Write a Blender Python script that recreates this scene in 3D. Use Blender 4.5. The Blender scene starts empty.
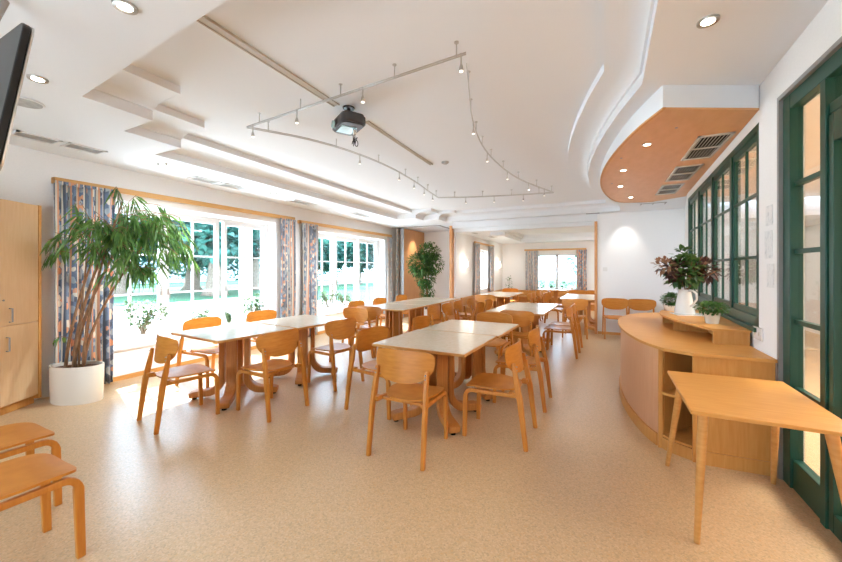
import bpy, bmesh, math, random
from mathutils import Vector, Matrix
sc = bpy.context.scene
C = bpy.context.collection
PI = math.pi
sin, cos, sqrt = math.sin, math.cos, math.sqrt

# ------------------------------------------------------------------ materials
def mat(name, color, rough=0.5, spec=0.5, metal=0.0, emit=None, estr=0.0, coat=0.0):
    m = bpy.data.materials.new(name); m.use_nodes = True
    b = m.node_tree.nodes['Principled BSDF']
    b.inputs['Base Color'].default_value = (*color, 1)
    b.inputs['Roughness'].default_value = rough
    b.inputs['Specular IOR Level'].default_value = spec
    b.inputs['Metallic'].default_value = metal
    b.inputs['Coat Weight'].default_value = coat
    b.inputs['Coat Roughness'].default_value = 0.12
    if emit:
        b.inputs['Emission Color'].default_value = (*emit, 1)
        b.inputs['Emission Strength'].default_value = estr
    return m
def N(m, t, **kw):
    n = m.node_tree.nodes.new(t)
    for k, v in kw.items():
        if hasattr(n, k): setattr(n, k, v)
        else: n.inputs[k].default_value = v
    return n
def L(m, a, b): m.node_tree.links.new(a, b)
def ramp(m, stops):
    r = m.node_tree.nodes.new('ShaderNodeValToRGB')
    e = r.color_ramp.elements
    e[0].position, e[0].color = stops[0][0], (*stops[0][1], 1)
    e[1].position, e[1].color = stops[1][0], (*stops[1][1], 1)
    for p, c in stops[2:]:
        x = e.new(p); x.color = (*c, 1)
    return r
def bsdf(m): return m.node_tree.nodes['Principled BSDF']

def noisy(name, c1, c2, scale=(1, 1, 1), nscale=5.0, rough=0.5, detail=3, bump=0.0, coat=0.0, spec=0.5, lo=.35, hi=.65):
    m = mat(name, c1, rough, coat=coat, spec=spec)
    tc = N(m, 'ShaderNodeTexCoord'); mp = N(m, 'ShaderNodeMapping'); mp.inputs['Scale'].default_value = scale
    no = N(m, 'ShaderNodeTexNoise'); no.inputs['Scale'].default_value = nscale; no.inputs['Detail'].default_value = detail
    r = ramp(m, [(lo, c1), (hi, c2)])
    L(m, tc.outputs['Object'], mp.inputs['Vector']); L(m, mp.outputs['Vector'], no.inputs['Vector'])
    L(m, no.outputs['Fac'], r.inputs['Fac']); L(m, r.outputs['Color'], bsdf(m).inputs['Base Color'])
    if bump:
        bp = N(m, 'ShaderNodeBump'); bp.inputs['Strength'].default_value = bump; bp.inputs['Distance'].default_value = .01
        L(m, no.outputs['Fac'], bp.inputs['Height']); L(m, bp.outputs['Normal'], bsdf(m).inputs['Normal'])
    return m
def woodmat(name, c1, c2, scale, rough=.42, coat=.04):
    return noisy(name, c1, c2, scale, 4.0, rough, 4, coat=coat, spec=.38, lo=.3, hi=.7)

WD = woodmat('beech_ply', (.51, .175, .020), (.61, .24, .036), (2.2, 2.2, 12))
WDL = woodmat('beech_leg', (.50, .17, .019), (.59, .23, .034), (14, 14, 1.5))
WDT = woodmat('beech_edge', (.57, .26, .065), (.66, .33, .10), (3, 3, 14))
WDP = woodmat('pedestal_wood', (.46, .17, .035), (.55, .23, .055), (18, 18, 1.2))
LAM = noisy('table_laminate', (.73, .61, .46), (.78, .66, .52), (1, 1, 1), 30, .2, 3)
CTR = woodmat('counter_beech', (.61, .275, .06), (.68, .33, .09), (1.5, 12, 3))
CTRV = woodmat('counter_beech_upright', (.58, .26, .06), (.65, .32, .09), (14, 14, 1.2))
CTRP = woodmat('counter_pink_panel', (.66, .34, .18), (.71, .39, .215), (14, 14, 1.0), rough=.3)
CAB = woodmat('cabinet_beech', (.72, .47, .25), (.77, .53, .30), (14, 14, 1.0), rough=.35)
PAN = woodmat('wall_panel_wood', (.60, .27, .10), (.68, .34, .14), (12, 12, 1.0), rough=.4)
SOF = woodmat('soffit_wood', (.66, .33, .13), (.72, .38, .165), (3, 1, 3), rough=.42)
RAIL = woodmat('pelmet_wood', (.62, .33, .11), (.70, .40, .15), (10, 1.0, 10))
WALL = noisy('wall_paint', (.85, .84, .83), (.87, .86, .85), (1, 1, 1), 60, .85, 2)
CEIL = mat('ceiling_paint', (.775, .797, .825), .9)
WHT = mat('white_gloss_frame', (.76, .77, .78), .35)
WHP = mat('white_ceramic', (.82, .80, .77), .22, coat=.4)
CREAM = mat('cream_planter', (.72, .66, .56), .25, coat=.4)
GRN = mat('dark_green_paint', (.010, .060, .038), .35, coat=.0, spec=.4)
STEEL = mat('brushed_steel', (.55, .54, .52), .32, metal=1.0)
GREY = mat('grey_metal', (.33, .32, .31), .45, metal=.4)
SLOT = noisy('grille_grey', (.36, .36, .35), (.46, .46, .45), (1, 1, 1), 20, .6, 2)
DARK = mat('dark_slot', (.006, .006, .005), .9, spec=.1)
BLK = mat('black_plastic', (.014, .013, .013), .35, spec=.3)
BLKM = mat('black_housing', (.05, .05, .055), .45)
SOIL = noisy('potting_soil', (.10, .045, .02), (.18, .085, .04), (1, 1, 1), 40, .95, 4, bump=.4)
TRK = mat('groove_brown', (.50, .45, .38), .55)
WARM = mat('lamp_glow', (1, .95, .85), .4, emit=(1, .90, .74), estr=14)
WARM2 = mat('small_lamp_glow', (1, .95, .85), .4, emit=(1, .92, .80), estr=1.2)
SCG = mat('sconce_glow', (1, .97, .9), .4, emit=(1, .93, .82), estr=3)
PAPER = noisy('taped_paper', (.78, .78, .77), (.60, .61, .62), (1, 1, 1), 28, .8, 4, lo=.5, hi=.72)
LENS = mat('projector_lens', (.35, .55, .55), .1, coat=.8)

def floor_mat():
    m = mat('speckled_linoleum', (.6, .45, .3), .30, spec=.5)
    tc = N(m, 'ShaderNodeTexCoord')
    v = N(m, 'ShaderNodeTexVoronoi'); v.inputs['Scale'].default_value = 115
    n2 = N(m, 'ShaderNodeTexNoise'); n2.inputs['Scale'].default_value = 1.1; n2.inputs['Detail'].default_value = 3
    L(m, tc.outputs['Object'], v.inputs['Vector']); L(m, tc.outputs['Object'], n2.inputs['Vector'])
    s = N(m, 'ShaderNodeSeparateColor'); L(m, v.outputs['Color'], s.inputs['Color'])
    r = ramp(m, [(0, (.46, .32, .18)), (.22, (.55, .37, .205)), (.6, (.585, .395, .222)), (.85, (.64, .45, .27)), (1, (.58, .35, .16))])
    r.color_ramp.interpolation = 'LINEAR'
    L(m, s.outputs['Red'], r.inputs['Fac'])
    r2 = ramp(m, [(.2, (.98, .98, .98)), (.8, (1.02, 1.02, 1.02))])
    L(m, n2.outputs['Fac'], r2.inputs['Fac'])
    mx = N(m, 'ShaderNodeMix', data_type='RGBA', blend_type='MULTIPLY'); mx.inputs[0].default_value = 1
    L(m, r.outputs['Color'], mx.inputs[6]); L(m, r2.outputs['Color'], mx.inputs[7])
    L(m, mx.outputs[2], bsdf(m).inputs['Base Color'])
    return m
FLO = floor_mat()

def glass_mat(name, tint=(1, 1, 1), k=1.0):
    m = bpy.data.materials.new(name); m.use_nodes = True
    nt = m.node_tree; nt.nodes.clear()
    o = nt.nodes.new('ShaderNodeOutputMaterial'); mix = nt.nodes.new('ShaderNodeMixShader')
    t = nt.nodes.new('ShaderNodeBsdfTransparent'); t.inputs['Color'].default_value = (*tint, 1)
    g = nt.nodes.new('ShaderNodeBsdfGlossy'); g.inputs['Roughness'].default_value = .02
    f = nt.nodes.new('ShaderNodeLayerWeight'); f.inputs['Blend'].default_value = .5
    pw = nt.nodes.new('ShaderNodeMath'); pw.operation = 'POWER'; pw.inputs[1].default_value = 5
    mu = nt.nodes.new('ShaderNodeMath'); mu.operation = 'MULTIPLY_ADD'; mu.inputs[1].default_value = .9; mu.inputs[2].default_value = .04 * k
    nt.links.new(f.outputs['Facing'], pw.inputs[0]); nt.links.new(pw.outputs[0], mu.inputs[0]); nt.links.new(mu.outputs[0], mix.inputs[0])
    nt.links.new(t.outputs[0], mix.inputs[1]); nt.links.new(g.outputs[0], mix.inputs[2]); nt.links.new(mix.outputs[0], o.inputs[0])
    return m
GLS = glass_mat('clear_pane')
GLS2 = glass_mat('interior_pane', (.93, .95, .94), 1.3)

def curtain_mat(name, muted=0.0):
    # object space: x runs along the curtain's cloth width, z up
    m = mat(name, (.5, .5, .5), .85)
    tc = N(m, 'ShaderNodeTexCoord'); sp = N(m, 'ShaderNodeSeparateXYZ'); L(m, tc.outputs['Object'], sp.inputs[0])
    mu = N(m, 'ShaderNodeMath', operation='MULTIPLY'); L(m, sp.outputs['Y'], mu.inputs[0]); mu.inputs[1].default_value = 5.2
    fr = N(m, 'ShaderNodeMath', operation='FRACT'); L(m, mu.outputs[0], fr.inputs[0])
    blue, dk, org, crm, gry = (.11, .17, .27), (.04, .065, .11), (.70, .30, .14), (.74, .66, .54), (.34, .40, .45)
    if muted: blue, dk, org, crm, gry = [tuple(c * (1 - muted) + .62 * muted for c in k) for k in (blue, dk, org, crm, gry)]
    r = ramp(m, [(0, blue), (.16, gry), (.24, org), (.30, blue), (.46, dk), (.52, crm), (.60, org), (.68, blue), (.84, crm), (.9, dk)])
    r.color_ramp.interpolation = 'CONSTANT'
    L(m, fr.outputs[0], r.inputs['Fac'])
    v = N(m, 'ShaderNodeTexVoronoi'); v.inputs['Scale'].default_value = 13; L(m, tc.outputs['Object'], v.inputs['Vector'])
    s = N(m, 'ShaderNodeSeparateColor'); L(m, v.outputs['Color'], s.inputs['Color'])
    fl = ramp(m, [(0, blue), (.2, dk), (.34, crm), (.46, org), (.66, gry), (.86, (.09, .17, .12) if not muted else gry)])
    fl.color_ramp.interpolation = 'CONSTANT'; L(m, s.outputs['Red'], fl.inputs['Fac'])
    lt = N(m, 'ShaderNodeMath', operation='LESS_THAN'); L(m, v.outputs['Distance'], lt.inputs[0]); lt.inputs[1].default_value = .62
    # floral bands only over the blue stripes
    band = ramp(m, [(0, (1, 1, 1)), (.2, (0, 0, 0)), (.30, (1, 1, 1)), (.5, (0, 0, 0)), (.68, (1, 1, 1)), (.84, (0, 0, 0))])
    band.color_ramp.interpolation = 'CONSTANT'; L(m, fr.outputs[0], band.inputs['Fac'])
    mm = N(m, 'ShaderNodeMath', operation='MULTIPLY'); L(m, lt.outputs[0], mm.inputs[0]); L(m, band.outputs['Color'], mm.inputs[1])
    mx = N(m, 'ShaderNodeMix', data_type='RGBA'); L(m, mm.outputs[0], mx.inputs[0]); L(m, r.outputs['Color'], mx.inputs[6]); L(m, fl.outputs['Color'], mx.inputs[7])
    L(m, mx.outputs[2], bsdf(m).inputs['Base Color'])
    return m
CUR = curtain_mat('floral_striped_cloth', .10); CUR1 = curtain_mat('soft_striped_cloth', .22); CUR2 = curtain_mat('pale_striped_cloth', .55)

def leaf_mat(name, c1, c2, nscale=6, trans=.35):
    m = bpy.data.materials.new(name); m.use_nodes = True
    b = bsdf(m); b.inputs['Roughness'].default_value = .45
    tc = N(m, 'ShaderNodeTexCoord'); no = N(m, 'ShaderNodeTexNoise'); no.inputs['Scale'].default_value = nscale
    r = ramp(m, [(.35, c1), (.65, c2)]); L(m, tc.outputs['Object'], no.inputs['Vector']); L(m, no.outputs['Fac'], r.inputs['Fac'])
    L(m, r.outputs['Color'], b.inputs['Base Color'])
    tr = N(m, 'ShaderNodeBsdfTranslucent'); L(m, r.outputs['Color'], tr.inputs['Color'])
    mx = N(m, 'ShaderNodeMixShader'); mx.inputs[0].default_value = trans
    out = m.node_tree.nodes['Material Output']
    L(m, b.outputs[0], mx.inputs[1]); L(m, tr.outputs[0], mx.inputs[2]); L(m, mx.outputs[0], out.inputs[0])
    return m
LF1 = leaf_mat('ficus_leaf', (.045, .12, .02), (.17, .32, .07), 9)
LF2 = leaf_mat('ficus_leaf_dark', (.035, .10, .03), (.12, .26, .06), 9)
LF3 = leaf_mat('sill_leaf', (.05, .11, .04), (.20, .28, .12), 20)
LF4 = leaf_mat('bouquet_leaf', (.03, .09, .02), (.12, .22, .05), 20)
LF5 = leaf_mat('bouquet_dark', (.06, .02, .025), (.13, .07, .05), 20)
LF6 = leaf_mat('bouquet_rust', (.28, .12, .06), (.42, .26, .15), 20)
LFT = leaf_mat('tree_leaf', (.018, .09, .075), (.06, .20, .15), .6, .4)
BARK = noisy('bark', (.16, .11, .08), (.30, .23, .17), (4, 4, 1), 6, .9, 4, bump=.5)
STEM = noisy('ficus_stem', (.20, .10, .045), (.34, .18, .09), (4, 4, 1), 12, .8, 3)
STEMG = noisy('grey_stem', (.30, .24, .17), (.42, .33, .22), (4, 4, 1), 12, .8, 3)
LAWN = noisy('lawn_grass', (.018, .085, .04), (.05, .15, .06), (1, 1, 1), .25, .95, 5)
TERR = noisy('pale_gravel', (.70, .68, .64), (.78, .76, .72), (1, 1, 1), 3, .95, 3)

# ------------------------------------------------------------------ mesh helpers
class MB:
    def __init__(s): s.v = []; s.f = []
    def add(s, vs, fs):
        o = len(s.v); s.v += [tuple(v) for v in vs]; s.f += [tuple(i + o for i in f) for f in fs]; return s
    def box(s, x0, x1, y0, y1, z0, z1):
        return s.add([(x0, y0, z0), (x1, y0, z0), (x1, y1, z0), (x0, y1, z0), (x0, y0, z1), (x1, y0, z1), (x1, y1, z1), (x0, y1, z1)],
                     [(0, 3, 2, 1), (4, 5, 6, 7), (0, 1, 5, 4), (1, 2, 6, 5), (2, 3, 7, 6), (3, 0, 4, 7)])
    def prism(s, pts, z0, z1):          # polygon in xy
        n = len(pts)
        a = sum(pts[i][0] * pts[(i + 1) % n][1] - pts[(i + 1) % n][0] * pts[i][1] for i in range(n))
        if a < 0: pts = pts[::-1]
        zb = z0 if callable(z0) else (lambda x, y: z0); zt = z1 if callable(z1) else (lambda x, y: z1)
        return s.add([(x, y, zb(x, y)) for x, y in pts] + [(x, y, zt(x, y)) for x, y in pts],
                     [tuple(range(n))[::-1], tuple(range(n, 2 * n))] + [(i, (i + 1) % n, n + (i + 1) % n, n + i) for i in range(n)])
    def tube(s, path, r, n=8, caps=True):
        path = [Vector(p) for p in path]; rs = r if isinstance(r, (list, tuple)) else [r] * len(path)
        up = Vector((0, 0, 1)); rings = []
        prev = None
        for i, p in enumerate(path):
            t = (path[min(i + 1, len(path) - 1)] - path[max(i - 1, 0)]).normalized()
            if prev is None:
                a = t.cross(up)
                if a.length < 1e-3: a = t.cross(Vector((1, 0, 0)))
            else: a = prev - t * prev.dot(t)
            a.normalize(); prev = a; b = t.cross(a)
            rings.append([p + (a * cos(2 * PI * k / n) + b * sin(2 * PI * k / n)) * rs[i] for k in range(n)])
        vs = [v for rg in rings for v in rg]; fs = []
        for i in range(len(path) - 1):
            for k in range(n):
                fs.append((i * n + k, i * n + (k + 1) % n, (i + 1) * n + (k + 1) % n, (i + 1) * n + k))
        if caps: fs += [tuple(range(n))[::-1], tuple(range((len(path) - 1) * n, len(path) * n))]
        return s.add(vs, fs)
    def sweep(s, path, side, w, th):    # rectangular bar; w along side, th along the bend normal (per point)
        path = [Vector(p) for p in path]; side = Vector(side).normalized(); vs = []; n = len(path)
        ths = th if isinstance(th, (list, tuple)) else [th] * n
        for i, p in enumerate(path):
            a = (p - path[i - 1]).normalized() if i > 0 else None
            b = (path[i + 1] - p).normalized() if i < n - 1 else None
            t = ((a or b) + (b or a)).normalized()
            nn = side.cross(t).normalized()
            k = 1.0
            if a is not None and b is not None: k = 1 / max(.5, nn.dot(side.cross(a).normalized()))
            for u, v in ((-1, -1), (1, -1), (1, 1), (-1, 1)): vs.append(p + side * (u * w / 2) + nn * (v * ths[i] * k / 2))
        fs = [(0, 3, 2, 1), tuple(4 * (n - 1) + k for k in range(4))]
        for i in range(n - 1):
            for k in range(4): fs.append((4 * i + k, 4 * i + (k + 1) % 4, 4 * i + 4 + (k + 1) % 4, 4 * i + 4 + k))
        return s.add(vs, fs)
    def lathe(s, prof, c=(0, 0, 0), n=24, sx=1, sy=1, ring=False):
        if ring: prof = list(prof) + [prof[0]]
        vs = []; fs = []
        for r, z in prof: vs += [(c[0] + r * cos(2 * PI * k / n) * sx, c[1] + r * sin(2 * PI * k / n) * sy, c[2] + z) for k in range(n)]
        for i in range(len(prof) - 1):
            for k in range(n): fs.append((i * n + k, i * n + (k + 1) % n, (i + 1) * n + (k + 1) % n, (i + 1) * n + k))
        if not ring: fs += [tuple(range(n))[::-1], tuple(range((len(prof) - 1) * n, len(prof) * n))]
        return s.add(vs, fs)
    def panel(s, outline, fn, th, rings=5):   # curved plate: outline (u,v) scaled to its centre, fn(u,v)->(pos, normal)
        n = len(outline); cu = sum(p[0] for p in outline) / n; cv = sum(p[1] for p in outline) / n
        top, bot = [], []
        for k in range(rings + 1):
            q = k / rings
            for i in range(n if k else 1):
                u, v = (cu + (outline[i][0] - cu) * q, cv + (outline[i][1] - cv) * q) if k else (cu, cv)
                p, nn = fn(u, v); p = Vector(p); nn = Vector(nn).normalized()
                top.append(p + nn * th / 2); bot.append(p - nn * th / 2)
        m = len(top); idx = lambda k, i: 0 if k == 0 else 1 + (k - 1) * n + i % n
        fs = []
        for k in range(rings):
            for i in range(n):
                if k == 0: fs += [(0, idx(1, i), idx(1, i + 1)), (m, m + idx(1, i + 1), m + idx(1, i))]
                else:
                    fs.append((idx(k, i), idx(k + 1, i), idx(k + 1, i + 1), idx(k, i + 1)))
                    fs.append((m + idx(k, i), m + idx(k, i + 1), m + idx(k + 1, i + 1), m + idx(k + 1, i)))
        for i in range(n): fs.append((idx(rings, i), m + idx(rings, i), m + idx(rings, i + 1), idx(rings, i + 1)))
        return s.add(top + bot, fs)
    def leaf(s, p, d, up, l, w, droop=0.0):    # a blade: three segments, pointed
        p = Vector(p); d = Vector(d).normalized(); sd = d.cross(Vector(up))
        if sd.length < 1e-3: sd = Vector((1, 0, 0))
        sd.normalize(); nn = sd.cross(d)
        a = p + d * l * .35; b = p + d * l * .7 - Vector((0, 0, droop * l * .25)); e = p + d * l - Vector((0, 0, droop * l * .6))
        return s.add([p, a + sd * w / 2 + nn * w * .12, a - sd * w / 2 + nn * w * .12, b + sd * w * .38, b - sd * w * .38, e],
                     [(0, 1, 2), (1, 3, 4, 2), (3, 5, 4)])
    def build(s, name, m, parent=None, smooth=False, bevel=0, seg=2, auto=None):
        me = bpy.data.meshes.new(name); me.from_pydata(s.v, [], s.f); me.update()
        o = bpy.data.objects.new(name, me); C.objects.link(o); me.materials.append(m)
        if parent: o.parent = parent
        if smooth or auto:
            for p in me.polygons: p.use_smooth = True
        if auto:
            bm = bmesh.new(); bm.from_mesh(me)
            for e in bm.edges:
                if len(e.link_faces) == 2 and e.calc_face_angle(0) > auto: e.smooth = False
            bm.to_mesh(me); bm.free()
        if bevel:
            md = o.modifiers.new('bevel', 'BEVEL'); md.width = bevel; md.segments = seg; md.limit_method = 'ANGLE'; md.angle_limit = .6
        return o
def box(name, m, b, parent=None, bevel=0): return MB().box(*b).build(name, m, parent, bevel=bevel)
def tag(o, label, cat, group=None, kind=None):
    o['label'] = label; o['category'] = cat
    if group: o['group'] = group
    if kind: o['kind'] = kind
    return o
def thing(name, label, cat, loc=(0, 0, 0), rz=0, group=None):
    o = bpy.data.objects.new(name, None); C.objects.link(o); o.location = loc; o.rotation_euler = (0, 0, rz)
    o.empty_display_size = .1
    return tag(o, label, cat, group)
def struct(o): o['kind'] = 'structure'; return o
def dup(root, loc, rz, label, group=None):
    r = root.copy(); C.objects.link(r); r.location = loc; r.rotation_euler = (0, 0, rz); r['label'] = label
    if group: r['group'] = group
    for ch in list(root.children):
        c = ch.copy(); C.objects.link(c); c.parent = r
        for g in ch.children:
            d = g.copy(); C.objects.link(d); d.parent = c
    return r
def rnd_outline(hx, hy, r, n=6, cx=0, cy=0):
    pts = []
    for (sx, sy, a0) in ((1, 1, 0), (-1, 1, 90), (-1, -1, 180), (1, -1, 270)):
        for k in range(n + 1):
            a = math.radians(a0 + 90 * k / n); pts.append((cx + sx * (hx - r) + r * cos(a), cy + sy * (hy - r) + r * sin(a)))
    return pts
def resample(pts, d):
    out = []
    for i in range(len(pts)):
        a, b = pts[i], pts[(i + 1) % len(pts)]; l = math.hypot(b[0] - a[0], b[1] - a[1]); n = max(1, int(l / d))
        out += [(a[0] + (b[0] - a[0]) * k / n, a[1] + (b[1] - a[1]) * k / n) for k in range(n)]
    return out

# ------------------------------------------------------------------ ceiling height field (very slightly sloping slab)
def warp(x, y):
    yc = max(1, y); return -.0115 * (yc - 1.5) + .03 * max(0, x + 4) * min(1, max(0, (9 - yc) / 6))
ZL, ZR = 2.87, 3.09
def zl(x, y): return ZL + warp(x, y)
def zr(x, y): return ZR + warp(x, y)

# ------------------------------------------------------------------ the room shell
XW, TW = -5.8, .34       # window wall, its thickness
fl = MB().prism([(-6.14, -2.2), (1.15, -2.2), (1.15, 3.8), (1.33, 7.44), (1.62, 9.34), (4.8, 9.34), (4.8, 15.1), (-6.14, 15.1)], -.06, 0).build('floor', FLO); struct(fl)

def wall_x(name, x0, x1, y0, y1, z0, z1, holes):
    m = MB(); y = y0
    for (a, b, c, d) in sorted(holes):
        m.box(x0, x1, y, a, z0, z1); m.box(x0, x1, a, b, z0, c); m.box(x0, x1, a, b, d, z1); y = b
    m.box(x0, x1, y, y1, z0, z1)
    return struct(m.build(name, WALL))
SILL = .41
W1 = (2.28, 5.15, SILL, 2.42); W2 = (6.33, 9.22, SILL, 2.38)
wall_x('wall_left', XW - TW, XW, -2.2, 11.2, 0, 3.05, [W1, W2])

R = MB(); R.box(-5.8, 1.15, -2.3, -2.2, 0, .9); R.box(-5.8, 1.15, -2.3, -2.2, 2.15, 3.05); R.box(-5.8, -3.9, -2.3, -2.2, .9, 2.15); R.box(-.9, 1.15, -2.3, -2.2, .9, 2.15)
struct(R.build('wall_rear_light_block', WALL))  # unseen wall, added to cut light from behind; opening sized for that
def outl():
    p = [(-3.71, 1.37), (-1.72, 1.26), (.27, 1.14), (.30, 3.35)]
    p += [(.16, 3.8), (.05, 4.25), (-.04, 4.7), (-.11, 5.2), (-.15, 5.7), (-.16, 6.2), (-.13, 6.7), (-.05, 7.2), (.07, 7.65), (.24, 8.1), (.36, 8.35)]
    p += [(.40, 9.05), (-3.75, 9.05), (-3.75, 8.6), (-4.2, 8.6), (-4.2, 8.15), (-4.74, 8.15), (-4.74, 2.42), (-4.22, 2.42), (-4.22, 1.88), (-3.71, 1.88)]
    return p
def offset(p, d):
    out = []; n = len(p)
    for i in range(n):
        a, b, c = Vector(p[i - 1]), Vector(p[i]), Vector(p[(i + 1) % n])
        u = (b - a).normalized(); v = (c - b).normalized()
        n1 = Vector((-u.y, u.x)); n2 = Vector((-v.y, v.x)); m = (n1 + n2); m = m / max(.2, m.dot(n1))
        q = b + m * d; out.append((q.x, q.y))
    return out
P0 = outl()
def offset_tray(p, d):        # the short return walls of the steps stay plain: no cove on them
    out = []; n = len(p)
    for i in range(n):
        a, b, c = Vector(p[i - 1]), Vector(p[i]), Vector(p[(i + 1) % n])
        u = (b - a).normalized(); v = (c - b).normalized()
        n1 = Vector((-u.y, u.x)); n2 = Vector((-v.y, v.x))
        plain = lambda s, e: abs(s.y - e.y) < 1e-6 and (abs(s.y - 1.88) < .01 or abs(s.y - 2.42) < .01 or abs(s.y - 8.15) < .01 or abs(s.y - 8.6) < .01)
        def wd(s, e):
            if plain(s, e): return 0
            if max(s.y, e.y) < 1.5: return .08 * d
            if abs(s.x - e.x) < .01 and s.x < -3.5: return .43 * d
            return (.27 if min(s.x, e.x) > -.5 else .30) * d
        d1 = wd(a, b); d2 = wd(b, c)
        det = n1.x * n2.y - n1.y * n2.x
        if abs(det) < .3:
            m = n1 + n2; q = b + m / m.dot(n1) * d1
        else: q = b + Vector(((d1 * n2.y - d2 * n1.y) / det, (n1.x * d2 - n2.x * d1) / det))
        out.append((q.x, q.y))
    return out
def fill(name, outer, hole, zf, m, flip=True):
    bm = bmesh.new(); es = []
    for loop in ([outer, hole] if hole else [outer]):
        vs = [bm.verts.new((x, y, 0)) for x, y in loop]
        es += [bm.edges.new((vs[i], vs[(i + 1) % len(vs)])) for i in range(len(vs))]
    bmesh.ops.triangle_fill(bm, edges=es, use_beauty=True, normal=(0, 0, -1))
    for v in bm.verts: v.co.z = zf(v.co.x, v.co.y)
    me = bpy.data.meshes.new(name); bm.to_mesh(me); bm.free(); me.materials.append(m)
    o = bpy.data.objects.new(name, me); C.objects.link(o); return o
outer = resample([(-5.8, -2.2), (1.15, -2.2), (1.15, 3.8), (1.33, 7.44), (1.62, 9.3), (-.12, 9.3), (-3.66, 9.3), (-3.66, 11.2), (-5.8, 11.2)], 1.0)
root_c = fill('ceiling', outer, P0, zl, CEIL); struct(root_c)
# stepped tray: riser, ledge, hollow cove, riser, upper field
lv = [(0, 0), (0, .09), (.07, .09)] + [(.07 + .5 * (1 - cos(a)), .09 + .06 * sin(a)) for a in [i * PI / 16 for i in range(1, 9)]] + [(1, .1505), (1, .22)]
P0d = P0
n = len(P0d); vs = []; fs = []
for d, h in lv:
    q = offset_tray(P0d, d); vs += [(x, y, zl(*P0d[i]) + h) for i, (x, y) in enumerate(q)]
for k in range(len(lv) - 1):
    for i in range(n): fs.append((k * n + i, k * n + (i + 1) % n, (k + 1) * n + (i + 1) % n, (k + 1) * n + i))
tr = MB().add(vs, fs).build('trim_1', CEIL, auto=.5); struct(tr)
up = fill('ceiling_upper', offset_tray(P0d, 1), None, lambda x, y: 0, CEIL); struct(up)
qq = offset_tray(P0d, 1)
for v in up.data.vertices:
    j = min(range(n), key=lambda i: (qq[i][0] - v.co.x) ** 2 + (qq[i][1] - v.co.y) ** 2)
    v.co.z = zl(*P0d[j]) + .22
struct(MB().box(-6.2, 1.8, -2.3, 11.3, 3.55, 3.62).build('roof', CEIL))

# right side: pier, door opening, angled window wall
R = MB()
R.box(1.15, 1.29, 3.47, 3.82, 0, 3.2); R.box(1.15, 1.29, .3, 3.47, 2.73, 3.2); R.box(1.15, 1.29, -2.2, .3, 0, 3.2)
struct(R.build('wall_right', WALL))
def sk(y): return 1.15 + .0497 * (y - 3.82)      # angled wall line
def skewbox(m, y0, y1, d0, d1, z0, z1):            # box following the angled wall, d = depth behind its face
    return m.prism([(sk(y0) + d0, y0), (sk(y1) + d0, y1), (sk(y1) + d1, y1), (sk(y0) + d1, y0)], z0, z1)
R = MB(); skewbox(R, 3.82, 7.46, 0, .14, 0, 1.02); skewbox(R, 3.82, 7.46, 0, .14, 2.69, 3.2)
R.prism([(1.331, 7.46), (1.63, 9.44), (1.77, 9.44), (1.471, 7.46)], 0, 3.2)
struct(R.build('wall_right_angled', WALL))
# cross wall right of the wide opening, and the header over it
R = MB(); R.box(-.055, 1.66, 9.3, 9.44, 0, 3.0); struct(R.build('wall_far', WALL))
R = MB(); R.box(-3.66, -.055, 9.3, 9.41, 2.62, 3.0); R.box(-3.66, 4.5, 9.41, 9.45, 2.525, 3.0); struct(R.build('beam_opening', CEIL))
# niche
R = MB(); R.box(-5.8, -3.60, 11.1, 11.22, 0, 3.0); R.box(-3.72, -3.60, 9.44, 11.1, 0, 3.0); struct(R.build('wall_niche', WALL))
# far room
R = MB(); XF = -3.6
hole = [(11.43, 12.6, .82, 2.15)]
wall_x('wall_far_room_left', XF - .3, XF, 11.22, 14.8, 0, 2.75, hole)
m = MB(); m.box(-3.9, -2.25, 14.8, 15.1, 0, 2.75); m.box(-2.25, -.74, 14.8, 15.1, 0, .70); m.box(-2.25, -.74, 14.8, 15.1, 2.07, 2.75); m.box(-.74, 4.7, 14.8, 15.1, 0, 2.75)
struct(m.build('wall_back', WALL))
m = MB(); m.box(4.5, 4.6, 9.4, 14.8, 0, 2.75); struct(m.build('wall_far_room_right', WALL))
# far room ceiling with its own shallow tray
P2 = [(-2.7, 10.2), (3.6, 10.2), (3.6, 14.0), (-2.7, 14.0)]
o = fill('ceiling_far_room', [(-3.62, 9.43), (4.6, 9.43), (4.6, 14.85), (-3.62, 14.85)], P2, lambda x, y: 2.53, CEIL); struct(o)
m = MB(); k = 4; vs = []; fs = []
for d, h in ((0, 0), (0, .12), (.1, .12), (.1, .26)): vs += [(x, y, 2.53 + h) for x, y in offset(P2, d)]
for a in range(3):
    for i in range(4): fs.append((a * 4 + i, a * 4 + (i + 1) % 4, (a + 1) * 4 + (i + 1) % 4, (a + 1) * 4 + i))
fs.append((12, 13, 14, 15)); m.add(vs, fs); struct(m.build('trim_2', CEIL))
# grey column / fitting seen hanging in the far tray
struct(MB().box(-2.75, -2.35, 9.9, 10.2, 2.44, 2.53).build('beam_far_room', CEIL))

# plinths
struct(MB().box(XW, XW + .015, 2.0, 11.1, 0, .06).build('baseboard_left', WDT))
struct(MB().box(-.05, 1.6, 9.285, 9.3, 0, .06).build('baseboard_far', WDT))
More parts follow.
